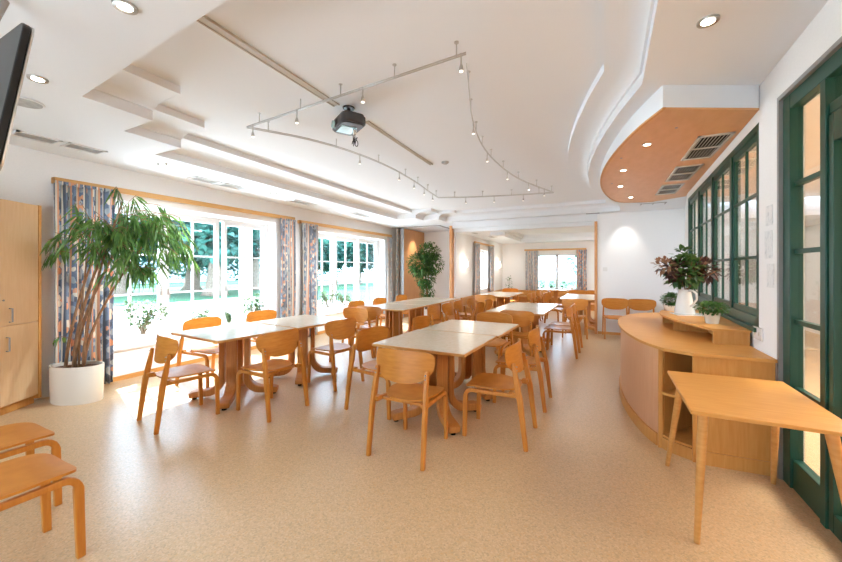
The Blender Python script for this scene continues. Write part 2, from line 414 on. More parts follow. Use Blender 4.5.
# opening posts (wood) and track line
post = tag(MB().box(-.115, -.055, 9.24, 9.44, 0, 2.6).build('door_post', PAN, bevel=.003), 'tall slim wooden post at the right end of the wide room opening', 'post')
post2 = tag(MB().box(-3.73, -3.66, 9.26, 9.44, 0, 2.69).build('door_post', PAN, bevel=.003), 'tall slim wooden post beside the leafy indoor tree, left end of the opening', 'post')
t = thing('partition_track', 'thin dark ceiling track for the sliding partition around the niche', 'track', (-4.2, 9.6, 2.8))
def seg(path, w, h, m, name, parent):
    mb = MB()
    for a, b in zip(path, path[1:]):
        a = Vector(a); b = Vector(b); mb.sweep([a, b], (b - a).cross(Vector((0, 0, 1))), w, h)
    o = mb.build(name, m, parent); return o
O = Vector((-4.2, 9.6, 2.8))
tp = [(-5.78, 9.62), (-4.2, 9.62), (-4.2, 11.0)]
s = seg([tuple(Vector((x, y, zl(x, y) - .008)) - O) for x, y in tp], .05, .016, GREY, 'rail', t)
# folding partition panel of wood parked against the left wall
t = thing('partition_panel', 'orange-brown wooden folding partition panel between curtain and indoor tree', 'partition', (-5.42, 10.2, 0))
box('leaf', PAN, (-.05, .05, -.58, .85, .01, 2.74), t, .004)
box('edge_strip', GREY, (-.055, .055, -.59, -.58, .01, 2.74), t)

# wall switch, sockets, notes
tag(MB().box(-.01 + .07, .15, 9.288, 9.3, 1.45, 1.54).build('light_switch', WHP, bevel=.003), 'small white double light switch beside the wooden opening post', 'switch')
so = thing('wall_socket', 'white double wall socket above the counter beside the green door', 'socket', (1.14, 3.66, 0))
box('plate', WHP, (-.002, .009, .17 - .1, .27 - .02, .93, 1.03), so, .003)
for y in (.115, .195): MB().lathe([(.018, 0), (.018, .004)], n=12).build('insert', CREAM, so).matrix_local = Matrix.Translation((-.002, y, .98)) @ Matrix.Rotation(-PI / 2, 4, 'Y')
for i, (z0, z1, y0, y1, lb) in enumerate([(1.83, 1.98, 3.55, 3.67, 'topmost small white note taped to the pillar by the door'),
                                        (1.58, 1.79, 3.56, 3.69, 'middle white note taped to the pillar by the door'),
                                        (1.36, 1.54, 3.53, 3.65, 'lowest white note taped to the pillar by the door')]):
    tag(MB().box(1.144, 1.149, y0, y1, z0, z1).build('paper_note', PAPER), lb, 'note', 'notes on the white pillar')

# ------------------------------------------------------------------ windows in the left wall (local: y along, z up, x depth)
def leaf_frame(mb, y0, y1, z0, z1, st, x0, x1):
    mb.box(x0, x1, y0, y0 + st, z0, z1); mb.box(x0, x1, y1 - st, y1, z0, z1)
    mb.box(x0, x1, y0 + st, y1 - st, z0, z0 + st); mb.box(x0, x1, y0 + st, y1 - st, z1 - st, z1)
def window(num, y0, y1, z0, z1, leaves, xf=-6.08, handles=()):
    r = bpy.data.objects.new('window_%d' % num, None); C.objects.link(r); struct(r)
    m = MB(); leaf_frame(m, y0, y1, z0, z1, .05, xf - .04, xf + .05); m.build('window_frame', WHT, r, bevel=.004)
    for (a, b) in leaves:
        m = MB(); leaf_frame(m, a, b, z0 + .05, z1 - .05, .065, xf - .02, xf + .045)
        mid = (a + b) / 2; m.box(xf - .01, xf + .03, mid - .014, mid + .014, z0 + .1, z1 - .1)
        for q in (1 / 3, 2 / 3):
            zz = z0 + .1 + (z1 - z0 - .2) * q; m.box(xf - .01, xf + .03, a + .06, b - .06, zz - .012, zz + .012)
        l = m.build('sash', WHT, r, bevel=.003)
        MB().box(xf + .008, xf + .012, a + .06, b - .06, z0 + .1, z1 - .1).build('pane', GLS, l)
    for h in handles:
        m = MB(); m.box(xf + .045, xf + .055, h - .012, h + .012, 1.10, 1.20); m.tube([(xf + .05, h, 1.17), (xf + .085, h, 1.17), (xf + .09, h, 1.13), (xf + .09, h, 1.05)], .008, 6)
        m.build('handle', STEEL, r)
    return r
w = window(1, 2.28, 5.15, SILL + .03, 2.40, [(2.34, 3.215), (3.225, 4.115), (4.20, 5.09)], handles=(3.17, 3.27, 4.24))
window(2, 6.33, 9.22, SILL + .03, 2.36, [(6.40, 7.17), (7.24, 8.15), (8.22, 9.15)], handles=(7.29, 8.27, 7.12))
for i, (a, b) in enumerate(((2.28, 5.15), (6.33, 9.22))):
    struct(MB().box(-6.14, -5.76, a - .02 if i else a, b, SILL - .005, SILL + .03).build('trim_%d' % (3 + i), WHT, bevel=.006))
# roller box strip above windows
def far_window(num, x0, x1, z0, z1):
    r = bpy.data.objects.new('window_%d' % num, None); C.objects.link(r); struct(r); y = 14.92
    m = MB()
    for a, b in ((x0, x0 + .06), (x1 - .06, x1), ((x0 + x1) / 2 - .05, (x0 + x1) / 2 + .05)): m.box(a, b, y - .03, y + .04, z0, z1)
    m.box(x0, x1, y - .03, y + .04, z0, z0 + .07); m.box(x0, x1, y - .03, y + .04, z1 - .06, z1)
    m.build('window_frame', WHT, r, bevel=.004)
    MB().box(x0 + .05, x1 - .05, y, y + .005, z0 + .05, z1 - .05).build('pane', GLS, r)
far_window(3, -2.25, -.74, .70, 2.07)
r = bpy.data.objects.new('window_4', None); C.objects.link(r); struct(r)
m = MB(); leaf_frame(m, 11.43, 12.6, .82, 2.15, .06, -3.84, -3.76); m.box(-3.84, -3.77, 11.99, 12.04, .82, 2.15); m.build('window_frame', WHT, r, bevel=.003)
MB().box(-3.80, -3.795, 11.48, 12.55, .87, 2.1).build('pane', GLS, r)

# pelmet rails
def pelmet(y0, y1, z, lb):
    t = thing('curtain_rail', lb, 'curtain rail', (XW + .07, y0, z)); L_ = y1 - y0
    m = MB(); m.box(-.012, .012, 0, L_, -.035, .035); m.box(-.07, .012, 0, .02, -.035, .035); m.box(-.07, .012, L_ - .02, L_, -.035, .035); m.build('board', RAIL, t, bevel=.003)
    m = MB(); m.box(-.05, -.03, .02, L_ - .02, .0, .02); m.build('track', WHT, t)
pelmet(1.86, 5.58, 2.545, 'long beech curtain rail board over the first garden window')
pelmet(5.72, 9.5, 2.51, 'beech curtain rail board over the second garden window')

# curtains
def curtain(loc, width, z0, z1, folds, amp, label, mt=CUR, rz=0, seed=0, group='floral curtains at the windows'):
    rg = random.Random(seed); t = thing('curtain', label, 'curtain', loc, rz, group)
    nx = folds * 10; nz = 14; vs = []; fs = []
    ph = [rg.uniform(-.5, .5) for _ in range(folds + 2)]
    for j in range(nz + 1):
        q = j / nz; z = z1 + (z0 - z1) * q
        for i in range(nx + 1):
            u = i / nx; f = u * folds; k = int(f)
            a = amp * (.55 + .45 * q) * (1 + .35 * ph[k])
            y = (u - .5) * width * (1 + .05 * sin(q * 3 + seed)) + .010 * sin(q * 5 + f * 2.2)
            x = a * sin(2 * PI * f + .4 * sin(q * 4 + ph[k]))
            vs.append((x, y, z))
    for j in range(nz):
        for i in range(nx): a = j * (nx + 1) + i; fs.append((a, a + 1, a + nx + 2, a + nx + 1))
    o = MB().add(vs, fs).build('cloth', mt, t, smooth=True)
    md = o.modifiers.new('solid', 'SOLIDIFY'); md.thickness = .003
    m = MB(); m.box(-.006, .006, -width / 2, width / 2, z1 - .01, z1 + .03); m.build('heading', mt, t)
    return t
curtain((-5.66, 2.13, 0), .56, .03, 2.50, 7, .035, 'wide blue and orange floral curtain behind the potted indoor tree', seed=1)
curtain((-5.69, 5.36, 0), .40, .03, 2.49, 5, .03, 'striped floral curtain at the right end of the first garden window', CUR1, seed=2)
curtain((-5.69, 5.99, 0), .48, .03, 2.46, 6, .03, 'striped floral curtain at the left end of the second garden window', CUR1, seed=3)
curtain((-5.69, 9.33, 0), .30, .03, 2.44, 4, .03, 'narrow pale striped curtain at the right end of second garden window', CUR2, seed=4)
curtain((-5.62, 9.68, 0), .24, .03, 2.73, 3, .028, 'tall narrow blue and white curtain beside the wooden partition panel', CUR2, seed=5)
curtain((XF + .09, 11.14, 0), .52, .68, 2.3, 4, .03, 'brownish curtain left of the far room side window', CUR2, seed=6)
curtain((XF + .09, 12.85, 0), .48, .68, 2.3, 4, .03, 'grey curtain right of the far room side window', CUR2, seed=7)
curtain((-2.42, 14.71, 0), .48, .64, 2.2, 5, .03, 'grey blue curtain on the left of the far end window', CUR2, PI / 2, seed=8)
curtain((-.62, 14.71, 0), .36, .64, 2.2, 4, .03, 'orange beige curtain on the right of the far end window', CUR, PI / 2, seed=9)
t = thing('curtain_rail', 'short beech curtain rail board over the far end window', 'curtain rail', (-1.5, 14.7, 2.25)); box('board', RAIL, (-1.2, 1.05, -.03, -.005, -.03, .03), t)
box('bracket', RAIL, (-.02, .02, -.005, .1, -.02, .02), t)
t = thing('curtain_rail', 'short beech rail board over the far room side window', 'curtain rail', (XF + .05, 12, 2.34)); box('board', RAIL, (.02, .045, -1.15, 1.15, -.03, .03), t)
box('bracket', RAIL, (-.05, .02, -.02, .02, -.02, .02), t)

# ------------------------------------------------------------------ chairs
def make_chair(label):
    t = thing('dining_chair', label, 'chair')
    def seat_fn(u, v):
        z = .452 + .014 * (u / .22) ** 2 - .016 * max(0, (v - .12) / .15) ** 2 + .012 * max(0, (-v - .08) / .14) ** 2
        return (u, v, z), (-.028 * u / .0484 * .5, 0, 1)
    so = []
    for k in range(48):
        a = 2 * PI * k / 48; c, s_ = cos(a), sin(a); ex = .34 if s_ > 0 else .75
        u = .222 * math.copysign(abs(c) ** ex, c); v = .235 * math.copysign(abs(s_) ** (.40 if s_ > 0 else .75), s_)
        if v > 0: u *= 1 - .04 * v / .235
        else: u *= 1 - .16 * (-v / .235)
        so.append((u, v + .035))
    MB().panel(so, seat_fn, .013, 5).build('seat', WD, t, auto=.9)
    def back_fn(u, v):           # u across, v height
        y = -.192 + .95 * (u * u) + .10 * (v - .72)
        return (u, y, v), (-1.9 * u, 1, -.10)
    bo = []
    for k in range(56):
        a = 2 * PI * k / 56; c, s_ = cos(a), sin(a)
        ex, ey = (.46, .56) if s_ > 0 else (.80, .86)
        u = .268 * math.copysign(abs(c) ** ex, c); v = (.088 if s_ > 0 else .168) * math.copysign(abs(s_) ** ey, s_)
        bo.append((u, .762 + v))
    MB().panel(bo, back_fn, .012, 5).build('backrest', WD, t, auto=.9)
    for s in (-1, 1):
        # rear leg, splayed back at the foot
        p = [(s * .243, -.285, 0), (s * .238, -.235, .40), (s * .232, -.205, .55), (s * .224, -.178, .705)]
        MB().sweep(p, (1, 0, 0), .031, [.036, .050, .046, .028]).build('leg', WDL, t, bevel=.006)
        # front leg bending back into the seat rail
        x = s * .205; p = [(x, .262, 0), (x, .252, .36)]
        for k in range(1, 6):
            a = k / 5 * PI / 2; p.append((x, .252 - .062 + .062 * cos(a), .362 + .062 * sin(a)))
        p += [(x, .0, .424), (x + s * .012, -.215, .432)]
        MB().sweep(p, (1, 0, 0), .028, [.036, .042] + [.034] * 5 + [.032, .032]).build('leg', WDL, t, bevel=.005)
    for s in (-1, 1): MB().box(s * .212 - .022, s * .212 + .022, -.228, -.168, .432, .462).build('bracket', WDL, t, bevel=.004)
    MB().box(-.19, .19, -.155, -.125, .418, .440).build('stretcher', WDL, t, bevel=.004)
    for s in (-1, 1):
        for z in (.650, .680): MB().tube([(s * .226, -.212, z), (s * .226, -.185, z + .002)], .005, 6).build('screw', GREY, t)
    return t
ch0 = None
def chair(x, y, face, label, group):
    """face: direction the sitter looks, degrees, 90 = towards +Y"""
    global ch0
    rz = math.radians(face - 90)
    if ch0 is None:
        ch0 = make_chair(label); ch0.location = (x, y, 0); ch0.rotation_euler = (0, 0, rz); ch0['group'] = group; return ch0
    return dup(ch0, (x, y, 0), rz, label, group)
G1, G2, G3, G4 = 'chairs around the left front table', 'chairs around the middle front table', 'chairs around the table behind', 'chairs around the rear window table'
# left front table
chair(-3.79, 2.18, 79, 'beech chair at the near end of the left front table, beside the big planter', G1)
chair(-3.17, 2.75, 177, 'beech chair on the aisle side of the left table, nearer one with back turned', G1)
chair(-3.15, 3.76, 172, 'beech chair on the aisle side of the left table, farther one facing the window', G1)
chair(-4.60, 3.0, 2, 'beech chair at the left table under the first window, next to the white pot plant', G1)
chair(-4.60, 3.92, -3, 'beech chair at the left table under the first window, second from the planter', G1)
chair(-3.68, 4.80, 268, 'beech chair at the far end of the left front table facing the camera', G1)
# middle front table
chair(-1.425, 2.69, 90, 'nearest beech chair at the head of the middle table, back to the camera', G2)
chair(-.83, 3.28, 180, 'beech chair on the right side of the middle table, nearest the camera', G2)
chair(-.80, 4.19, 180, 'beech chair on the right side of the middle table, second from the front', G2)
chair(-2.12, 3.30, -6, 'beech chair on the left side of the middle table, closest to the camera', G2)
chair(-2.05, 4.38, 0, 'beech chair on the left side of the middle table, half hidden, farther one', G2)
chair(-1.40, 5.12, 270, 'beech chair at the far end of the middle table, facing the camera', G2)
# table behind (third)
chair(-1.18, 5.88, 90, 'beech chair at the near end of the table behind, back to camera', G3)
chair(-.62, 6.78, 178, 'front beech chair of the pair on the right of the table behind', G3)
chair(-.60, 7.28, 178, 'rear beech chair of the pair on the right of the table behind', G3)
chair(-1.95, 6.75, 0, 'beech chair on the left of the table behind, front one', G3)
chair(-1.98, 7.45, 0, 'beech chair on the left of the table behind, rear one', G3)
# rear window table (fourth)
chair(-3.66, 5.40, 90, 'pale sunlit beech chair at the near end of the rear window table', G4)
chair(-4.32, 5.98, 0, 'beech chair on the window side of the rear window table, nearest', G4)
chair(-4.32, 6.85, 0, 'beech chair on the window side of the rear window table, middle one', G4)
chair(-4.32, 7.85, 0, 'beech chair on the window side of the rear window table, farthest', G4)
chair(-2.82, 5.95, 180, 'beech chair on the aisle side of the rear window table, first of four', G4)
chair(-2.80, 6.55, 180, 'beech chair on the aisle side of the rear window table, second of four', G4)
chair(-2.80, 7.15, 180, 'beech chair on the aisle side of the rear window table, third of four', G4)
chair(-2.75, 7.85, 180, 'beech chair on the aisle side of the rear window table, fourth of four', G4)
# far room
G5 = 'chairs in the far room'
chair(-.50, 8.72, 92, 'beech chair with its back to the camera in front of the wooden opening post', G5)
chair(-1.83, 9.98, 178, 'beech chair on the aisle side of the far left table, first one', G5)
chair(-1.83, 10.6, 178, 'beech chair on the aisle side of the far left table, second one', G5)
chair(-1.80, 11.4, 178, 'beech chair on the aisle side of the far left table, last one', G5)
chair(-1.16, 10.15, -15, 'beech chair on the left of the far right table, first one', G5)
chair(-1.14, 11.1, 0, 'beech chair on the left of the far right table, second one', G5)
chair(-.62, 12.0, 270, 'beech chair behind the far right table facing the camera', G5)
chair(-.15, 12.0, 270, 'beech chair behind the far right table, beside the opening post', G5)
chair(-2.62, 9.05, 90, 'beech chair at the near end of the far left table', G5)
chair(-2.7, 12.05, 270, 'beech chair at the back end of the far left table by the bench', G5)
# pair against the cross wall
chair(.30, 8.93, 270, 'left beech chair of the two against the white cross wall', 'chairs by the cross wall')
chair(.80, 8.93, 270, 'right beech chair of the two against the white cross wall', 'chairs by the cross wall')
# row at the left edge of the frame (their backs are out of frame)
G6 = 'chairs lined up in the left foreground'
chair(-2.63, .63, 90, 'beech chair seat in the left foreground, nearest the camera', G6)
chair(-3.29, .76, 90, 'beech chair seat in the left foreground, behind the nearest one', G6)

# ------------------------------------------------------------------ dining tables
def make_table(label):
    t = thing('dining_table', label, 'table')
    MB().prism(rnd_outline(.482, .472, .012, 3), .752, .776).build('edge_band', WDT, t, bevel=.003)
    MB().prism(rnd_outline(.474, .464, .010, 3), .7762, .780).build('table_top', LAM, t)
    MB().box(-.28, .28, -.28, .28, .722, .752).build('mounting_plate', WDP, t, bevel=.004)
    for k in range(4):
        a = PI / 4 + k * PI / 2; d = Vector((cos(a), sin(a), 0)); sd = Vector((-sin(a), cos(a), 0))
        r0 = .135; p = []
        for z in (.722, .50, .26): p.append(d * r0 + Vector((0, 0, z)))
        for q in range(1, 8):
            b = q / 7 * PI / 2 * .96; p.append(d * (r0 + .165 * (1 - cos(b))) + Vector((0, 0, .235 - .165 * sin(b))))
        p.append(d * .42 + Vector((0, 0, .060))); p.append(d * .475 + Vector((0, 0, .052)))
        th = [.055, .055, .06, .066, .072, .078, .080, .080, .078, .074, .072, .060]
        l = MB().sweep(p, sd, .115, th).build('leg', WDP, t, bevel=.012)
        MB().lathe([(.025, 0), (.025, .018)], n=10).build('foot_pad', DARK, l).location = d * .43
    return t
tb0 = make_table('grey-topped square table nearest the camera in the middle row'); tb0.location = (-1.49, 3.37, 0); tb0.rotation_euler = (0, 0, -.03); tb0['group'] = 'middle row tables'
dup(tb0, (-1.44, 4.33, 0), -.03, 'grey-topped square table joined behind the nearest one, middle row', 'middle row tables')
dup(tb0, (-3.86, 2.83, 0), -.09, 'front square table of the left pair beside the big planter', 'left row tables')
dup(tb0, (-3.74, 3.79, 0), -.09, 'rear square table of the left pair near the first window', 'left row tables')
dup(tb0, (-1.27, 6.48, 0), -.02, 'front square table of the pair behind the middle row', 'tables behind the middle row')
dup(tb0, (-1.25, 7.43, 0), -.02, 'rear square table of the pair behind the middle row', 'tables behind the middle row')
for i, (y, lb) in enumerate(((5.98, 'near square table of the three by the second window'), (6.93, 'middle square table of the three by the second window'), (7.88, 'far square table of the three by the second window'))):
    dup(tb0, (-3.56, y, 0), 0, lb, 'tables by the second window')
dup(tb0, (-2.58, 9.87, 0), 0, 'near square table of the far left row, beyond the opening', 'far room tables')
dup(tb0, (-2.58, 10.82, 0), 0, 'second square table of the far left row, beyond the opening', 'far room tables')
dup(tb0, (-.40, 9.85, 0), 0, 'near square table of the far right pair behind the opening post', 'far room tables')
dup(tb0, (-.38, 10.80, 0), 0, 'rear square table of the far right pair behind the opening post', 'far room tables')
dup(tb0, (-1.5, 13.55, 0), 0, 'square table beneath the far end window', 'far room tables')

# bench seats in the far room
t = thing('wall_bench', 'long beech bench with wooden back below the far end window', 'bench', (-1.0, 14.6, 0))
box('backrest', WDT, (-2.1, 3.9, .10, .15, .44, .66), t, .01); box('seat', WDT, (-2.1, 3.9, -.32, .10, .40, .44), t, .01); box('base', WDP, (-2.1, 3.9, -.25, .15, 0, .40), t)
t = thing('wall_bench', 'beech bench with wooden back along the far room left wall', 'bench', (-3.45, 12.0, 0))
box('backrest', WDT, (-.12, -.07, -2.3, 2.75, .44, .68), t, .01); box('seat', WDT, (-.07, .32, -2.3, 2.2, .40, .44), t, .01); box('base', WDP, (-.12, .25, -2.3, 2.2, 0, .40), t)

# ------------------------------------------------------------------ right foreground trapezoid table
t = thing('side_table', 'light oak side table with tapered splayed legs in right foreground', 'table', (.76, 2.8, 0))
MB().prism([(-.325, -.43), (.33, -.44), (.345, .46), (-.31, .43)], .722, .742).build('table_top', CTR, t, bevel=.004)
for (x, y, fx, fy) in ((-.25, -.33, -.285, -.36), (.25, -.33, .345, -.40), (-.235, .33, -.30, .50), (.27, .33, .325, .55)):
    MB().tube([(x, y, .722), (fx, fy, 0)], [.026, .0145], 14).build('leg', WDT, t, auto=.9)

# ------------------------------------------------------------------ bow-front counter
CX, CY = .9, 4.8
def rel(p): return [(x - CX, y - CY) for x, y in p]
front = [(.64, 3.43), (.47, 3.53), (.335, 3.80), (.235, 4.3), (.195, 4.8), (.20, 5.25), (.26, 5.65), (.38, 6.0), (.56, 6.27), (.80, 6.42)]
def smooth_line(p, it=2):
    for _ in range(it):
        q = [p[0]]
        for a, b in zip(p, p[1:]):
            q += [(a[0] * .75 + b[0] * .25, a[1] * .75 + b[1] * .25), (a[0] * .25 + b[0] * .75, a[1] * .25 + b[1] * .75)]
        p = q + [p[-1]]
    return p
fc = smooth_line(front[1:])
t = thing('bow_front_counter', 'bow-fronted beech counter with open shelves under the green interior window', 'counter', (CX, CY, 0))
wall_pts = [(sk(6.5) - .012, 6.45), (sk(5) - .012, 5.0), (1.138, 3.83), (1.138, 3.44)]
MB().prism(rel([front[0]] + fc + wall_pts), .825, .85).build('worktop', CTR, t, bevel=.003)
# curved front panel, inset
def inset(p, d):
    out = []
    for i in range(len(p)):
        a = Vector(p[max(i - 1, 0)]); b = Vector(p[min(i + 1, len(p) - 1)]); u = (b - a).normalized(); nn = Vector((u.y, -u.x))
        q = Vector(p[i]) + nn * d; out.append((q.x, q.y))
    return out
# line runs away from the camera; interior is on its right (+x)
cf = [p for p in fc if p[1] > 3.59]
A = inset(cf, .03); B = inset(cf, .05)
MB().prism(rel(A + B[::-1]), .10, .825).build('front_panel', CTRP, t, auto=.5)
A2 = inset(cf, .012); B2 = inset(cf, .035)
MB().prism(rel(A2 + B2[::-1]), 0.0, .10).build('plinth', CTRV, t, auto=.5)
# wood edge post where panel meets shelf bay
p0 = Vector(cf[0]); box('stile', CTRV, (p0.x - CX + .02, p0.x - CX + .05, p0.y - CY - .03, p0.y - CY + .005, 0, .825), t)
# open shelf bay (faces the camera-left), end panel, base, shelves
bay = [(.655, 3.46), (.50, 3.55), (cf[0][0] + .03, cf[0][1] - .01), (.75, 3.95), (.95, 3.80)]
MB().prism(rel(bay), .0, .09).build('plinth', CTRV, t)
MB().prism(rel(bay), .10, .115).build('shelf', CTRV, t); MB().prism(rel(bay), .455, .475).build('shelf', CTR, t)
MB().prism(rel([(.75, 3.95), (.95, 3.80), (.965, 3.81), (.765, 3.965)]), .09, .825).build('bay_back', CTRV, t)
MB().prism(rel([(cf[0][0] + .05, cf[0][1]), (cf[0][0] + .065, cf[0][1] - .012), (.76, 3.94), (.75, 3.955)]), .0, .825).build('divider', CTRV, t)
MB().prism(rel([(.645, 3.445), (1.138, 3.475), (1.138, 3.495), (.645, 3.465)]), .0, .825).build('end_panel', CTRV, t, bevel=.002)
MB().prism(rel([(.665, 3.43), (1.138, 3.46), (1.138, 3.475), (.665, 3.445)]), .0, .10).build('plinth', CTRV, t)
# raised riser shelf on top (own unit)
t = thing('riser_shelf', 'low curved riser shelf standing on the bow-front counter under the plants', 'shelf', (.95, 4.8, .85))
rf = smooth_line([(.87, 3.93), (.74, 4.28), (.645, 4.65), (.625, 5.05), (.68, 5.42), (.84, 5.70)])
rel2 = lambda p: [(x - .95, y - 4.8) for x, y in p]
back = [(sk(5.7) - .015, 5.70), (sk(4.8) - .015, 4.8), (sk(3.95) - .015, 3.95)]
MB().prism(rel2(rf + back), .112, .132).build('shelf_top', CTR, t, bevel=.002)
MB().prism(rel2([(.885, 3.945), (sk(3.95) - .02, 3.965), (sk(3.95) - .02, 3.985), (.885, 3.965)]), 0, .112).build('end_panel', CTRV, t)
for (x, y) in ((.70, 4.62), (.68, 5.2)):
    MB().prism(rel2([(x, y), (x + .3, y + .02), (x + .3, y + .035), (x, y + .015)]), 0, .112).build('divider', CTRV, t)
MB().prism(rel2([(1.0, 3.99), (1.02, 3.99), (1.02, 5.6), (1.0, 5.6)]), 0, .112).build('back_panel', CTRV, t)

# ------------------------------------------------------------------ things on the riser
def rleafball(mb, c, r, n, ll, lw, rg, up=.3, squash=1.0, droop=.3):
    for _ in range(n):
        d = Vector((rg.gauss(0, 1), rg.gauss(0, 1), rg.gauss(0, 1) * squash + up)).normalized()
        p = Vector(c) + Vector((d.x * r[0], d.y * r[1], d.z * r[2])) * rg.uniform(.45, 1)
        dd = (d + Vector((rg.uniform(-.6, .6), rg.uniform(-.6, .6), rg.uniform(-.6, .6)))).normalized()
        mb.leaf(p, dd, (rg.uniform(-.4, .4), rg.uniform(-.4, .4), 1), ll * rg.uniform(.7, 1.2), lw * rg.uniform(.8, 1.2), droop)
ZT = .982
rg = random.Random(5)
tray = tag(MB().prism(rnd_outline(.17, .12, .02, 4), 0, .008).build('serving_tray', WHP, bevel=.002), 'thin white tray under the white jug on the riser shelf', 'tray'); tray.location = (.92, 5.02, ZT); tray.rotation_euler = (0, 0, .2)
j = thing('jug', 'tall white enamel jug holding the leafy bouquet', 'jug', (.87, 5.05, ZT + .009))
MB().lathe([(.098, 0), (.102, .006), (.088, .09), (.072, .19), (.062, .245), (.066, .275), (.064, .275), (.058, .24), (.05, .2)], n=28).build('body', WHP, j, auto=.8)
MB().tube([(.03, -.055, .262), (.06, -.095, .265), (.085, -.125, .235), (.088, -.125, .17), (.06, -.095, .11), (.045, -.075, .09)], [.011, .012, .012, .011, .010, .010], 8).build('handle', WHP, j, smooth=True)
MB().add([(-.05, .035, .275), (-.035, .055, .275), (-.07, .085, .285), (-.045, .045, .24)], [(0, 2, 1), (0, 3, 2), (1, 2, 3)]).build('spout', WHP, j)
bq = thing('bouquet', 'bouquet of green, rust and dark purple foliage in the white jug', 'bouquet', (.885, 5.065, 1.20))
m = MB()
tips = []
for k in range(26):
    a = rg.uniform(0, 2 * PI); rr = rg.uniform(.05, .30); h = rg.uniform(.18, .42) * (1.15 - rr); tip = (rr * cos(a), rr * sin(a), h + .06); tips.append(tip)
    m.tube([(0, 0, .03), (tip[0] * .25, tip[1] * .25, .14), (tip[0] * .8, tip[1] * .8, tip[2] * .85), tip], .003, 5)
m.build('stems', STEM, bq)
mg, md_, mr = MB(), MB(), MB()
# camera right is roughly (+.9,+.45): green centre, dark to the right, rust to the left
Rv = Vector((.9, .44, 0))
rleafball(mg, (-.01, -.01, .28), (.17, .15, .15), 150, .10, .045, rg, .2)
rleafball(mg, Vector((0, 0, .44)) + Rv * -.03, (.07, .07, .12), 40, .09, .045, rg, .6)
rleafball(mg, Vector((0, -.03, .20)) + Rv * -.04, (.14, .10, .05), 70, .11, .055, rg, 0)
rleafball(md_, Vector((0, 0, .29)) + Rv * .21, (.13, .12, .12), 150, .08, .038, rg, .1)
rleafball(md_, Vector((0, 0, .30)) + Rv * -.14, (.12, .08, .10), 90, .08, .05, rg, .1)
rleafball(mr, Vector((0, 0, .33)) + Rv * -.24, (.10, .08, .08), 60, .07, .03, rg, .1)
mg.build('green_leaves', LF4, bq); md_.build('dark_leaves', LF5, bq); mr.build('rust_leaves', LF6, bq)
def potplant(name, label, loc, r, h, fr, n, pot, leafm, ll=.03, lw=.02, rgs=1):
    rg = random.Random(rgs); t = thing(name, label, 'potted plant', loc)
    p = MB().lathe([(r * .74, 0), (r * .78, .004), (r, h * .94), (r * 1.03, h), (r * .95, h), (r * .9, h * .85)], n=24).build('pot', pot, t, auto=.8)
    MB().lathe([(r * .92, h * .84), (r * .92, h * .9)], n=20).build('soil', SOIL, t)
    m = MB(); rleafball(m, (0, 0, h + fr[2] * .7), fr, n, ll, lw, rg, .35); m.build('foliage', leafm, t)
    m = MB()
    for k in range(8): a = k * .8; m.tube([(0, 0, h * .85), (fr[0] * .6 * cos(a), fr[1] * .6 * sin(a), h + fr[2] * .9)], .003, 4)
    m.build('stems', STEM, t)
    return t
potplant('potted_herb', 'small bushy green plant in a ribbed grey-white pot in front of the jug', (.955, 4.30, ZT), .065, .105, (.14, .13, .06), 950, CREAM, LF2, .024, .014, rgs=3)
potplant('potted_herb', 'round green plant in a white bowl behind the white jug', (.79, 5.38, ZT), .085, .07, (.11, .11, .09), 950, WHP, LF2, .024, .014, rgs=4)

# ------------------------------------------------------------------ green interior window row
t = bpy.data.objects.new('window_5', None); C.objects.link(t); struct(t)
m = MB(); z0, z1 = 1.02, 2.69
skewbox(m, 3.82, 7.46, .0, .075, z0, z0 + .09); skewbox(m, 3.82, 7.46, .0, .075, z1 - .06, z1)
divs = [3.82, 4.72, 5.62, 6.54, 7.46]
for i, y in enumerate(divs):
    a = y if i == 0 else (y - .05 if i < 4 else y - .08); skewbox(m, a, a + (.07 if i in (0, 4) else .08), .0, .075, z0, z1)
m.build('window_frame', GRN, t, bevel=.005)
for a, b in zip(divs, divs[1:]):
    a += .04; b -= .04; s_ = MB()
    for y0_, y1_ in ((a, a + .05), (b - .05, b)): skewbox(s_, y0_, y1_, .014, .05, z0 + .08, z1 - .06)
    for zz in (z0 + .08, z1 - .12): skewbox(s_, a, b, .014, .05, zz, zz + .06)
    mid = (a + b) / 2; skewbox(s_, mid - .013, mid + .013, .018, .04, z0 + .1, z1 - .1)
    for zz in (1.60, 2.13): skewbox(s_, a, b, .018, .04, zz - .013, zz + .013)
    so = s_.build('sash', GRN, t, bevel=.003)
    p = MB(); skewbox(p, a + .03, b - .03, .027, .030, z0 + .1, z1 - .1); p.build('pane', GLS2, so)
struct(MB().prism([(1.12, 3.83), (1.16, 3.83), (sk(7.44) + .01, 7.44), (sk(7.44) - .03, 7.44)], .985, 1.02).build('trim_5', GRN, bevel=.004))

# ------------------------------------------------------------------ green glazed door screen
t = bpy.data.objects.new('door_1', None); C.objects.link(t); struct(t)
m = MB()
m.box(1.165, 1.235, 3.335, 3.44, 0, 2.70); m.box(1.165, 1.235, .4, 3.335, 2.60, 2.70)
m.box(1.165, 1.25, 2.90, 2.96, 0, 2.60)
m.box(1.18, 1.235, 2.96, 3.335, 0, .20); m.box(1.18, 1.235, .4, 2.90, 2.39, 2.45)
m.build('door_frame', GRN, t, bevel=.004)
for i, z in enumerate((.68, 1.14, 1.62, 2.08)): MB().box(1.19, 1.225, 2.96, 3.335, z - .015, z + .015).build('glazing_bar', GRN, t)
MB().box(1.205, 1.209, 2.96, 3.335, .2, 2.60).build('pane', GLS2, t)
MB().box(1.205, 1.209, .5, 2.90, 2.45, 2.60).build('transom_pane', GLS2, t)
d = thing('glazed_door', 'green framed glazed door at the right edge beside the side table', 'door', (1.205, 2.895, 0))
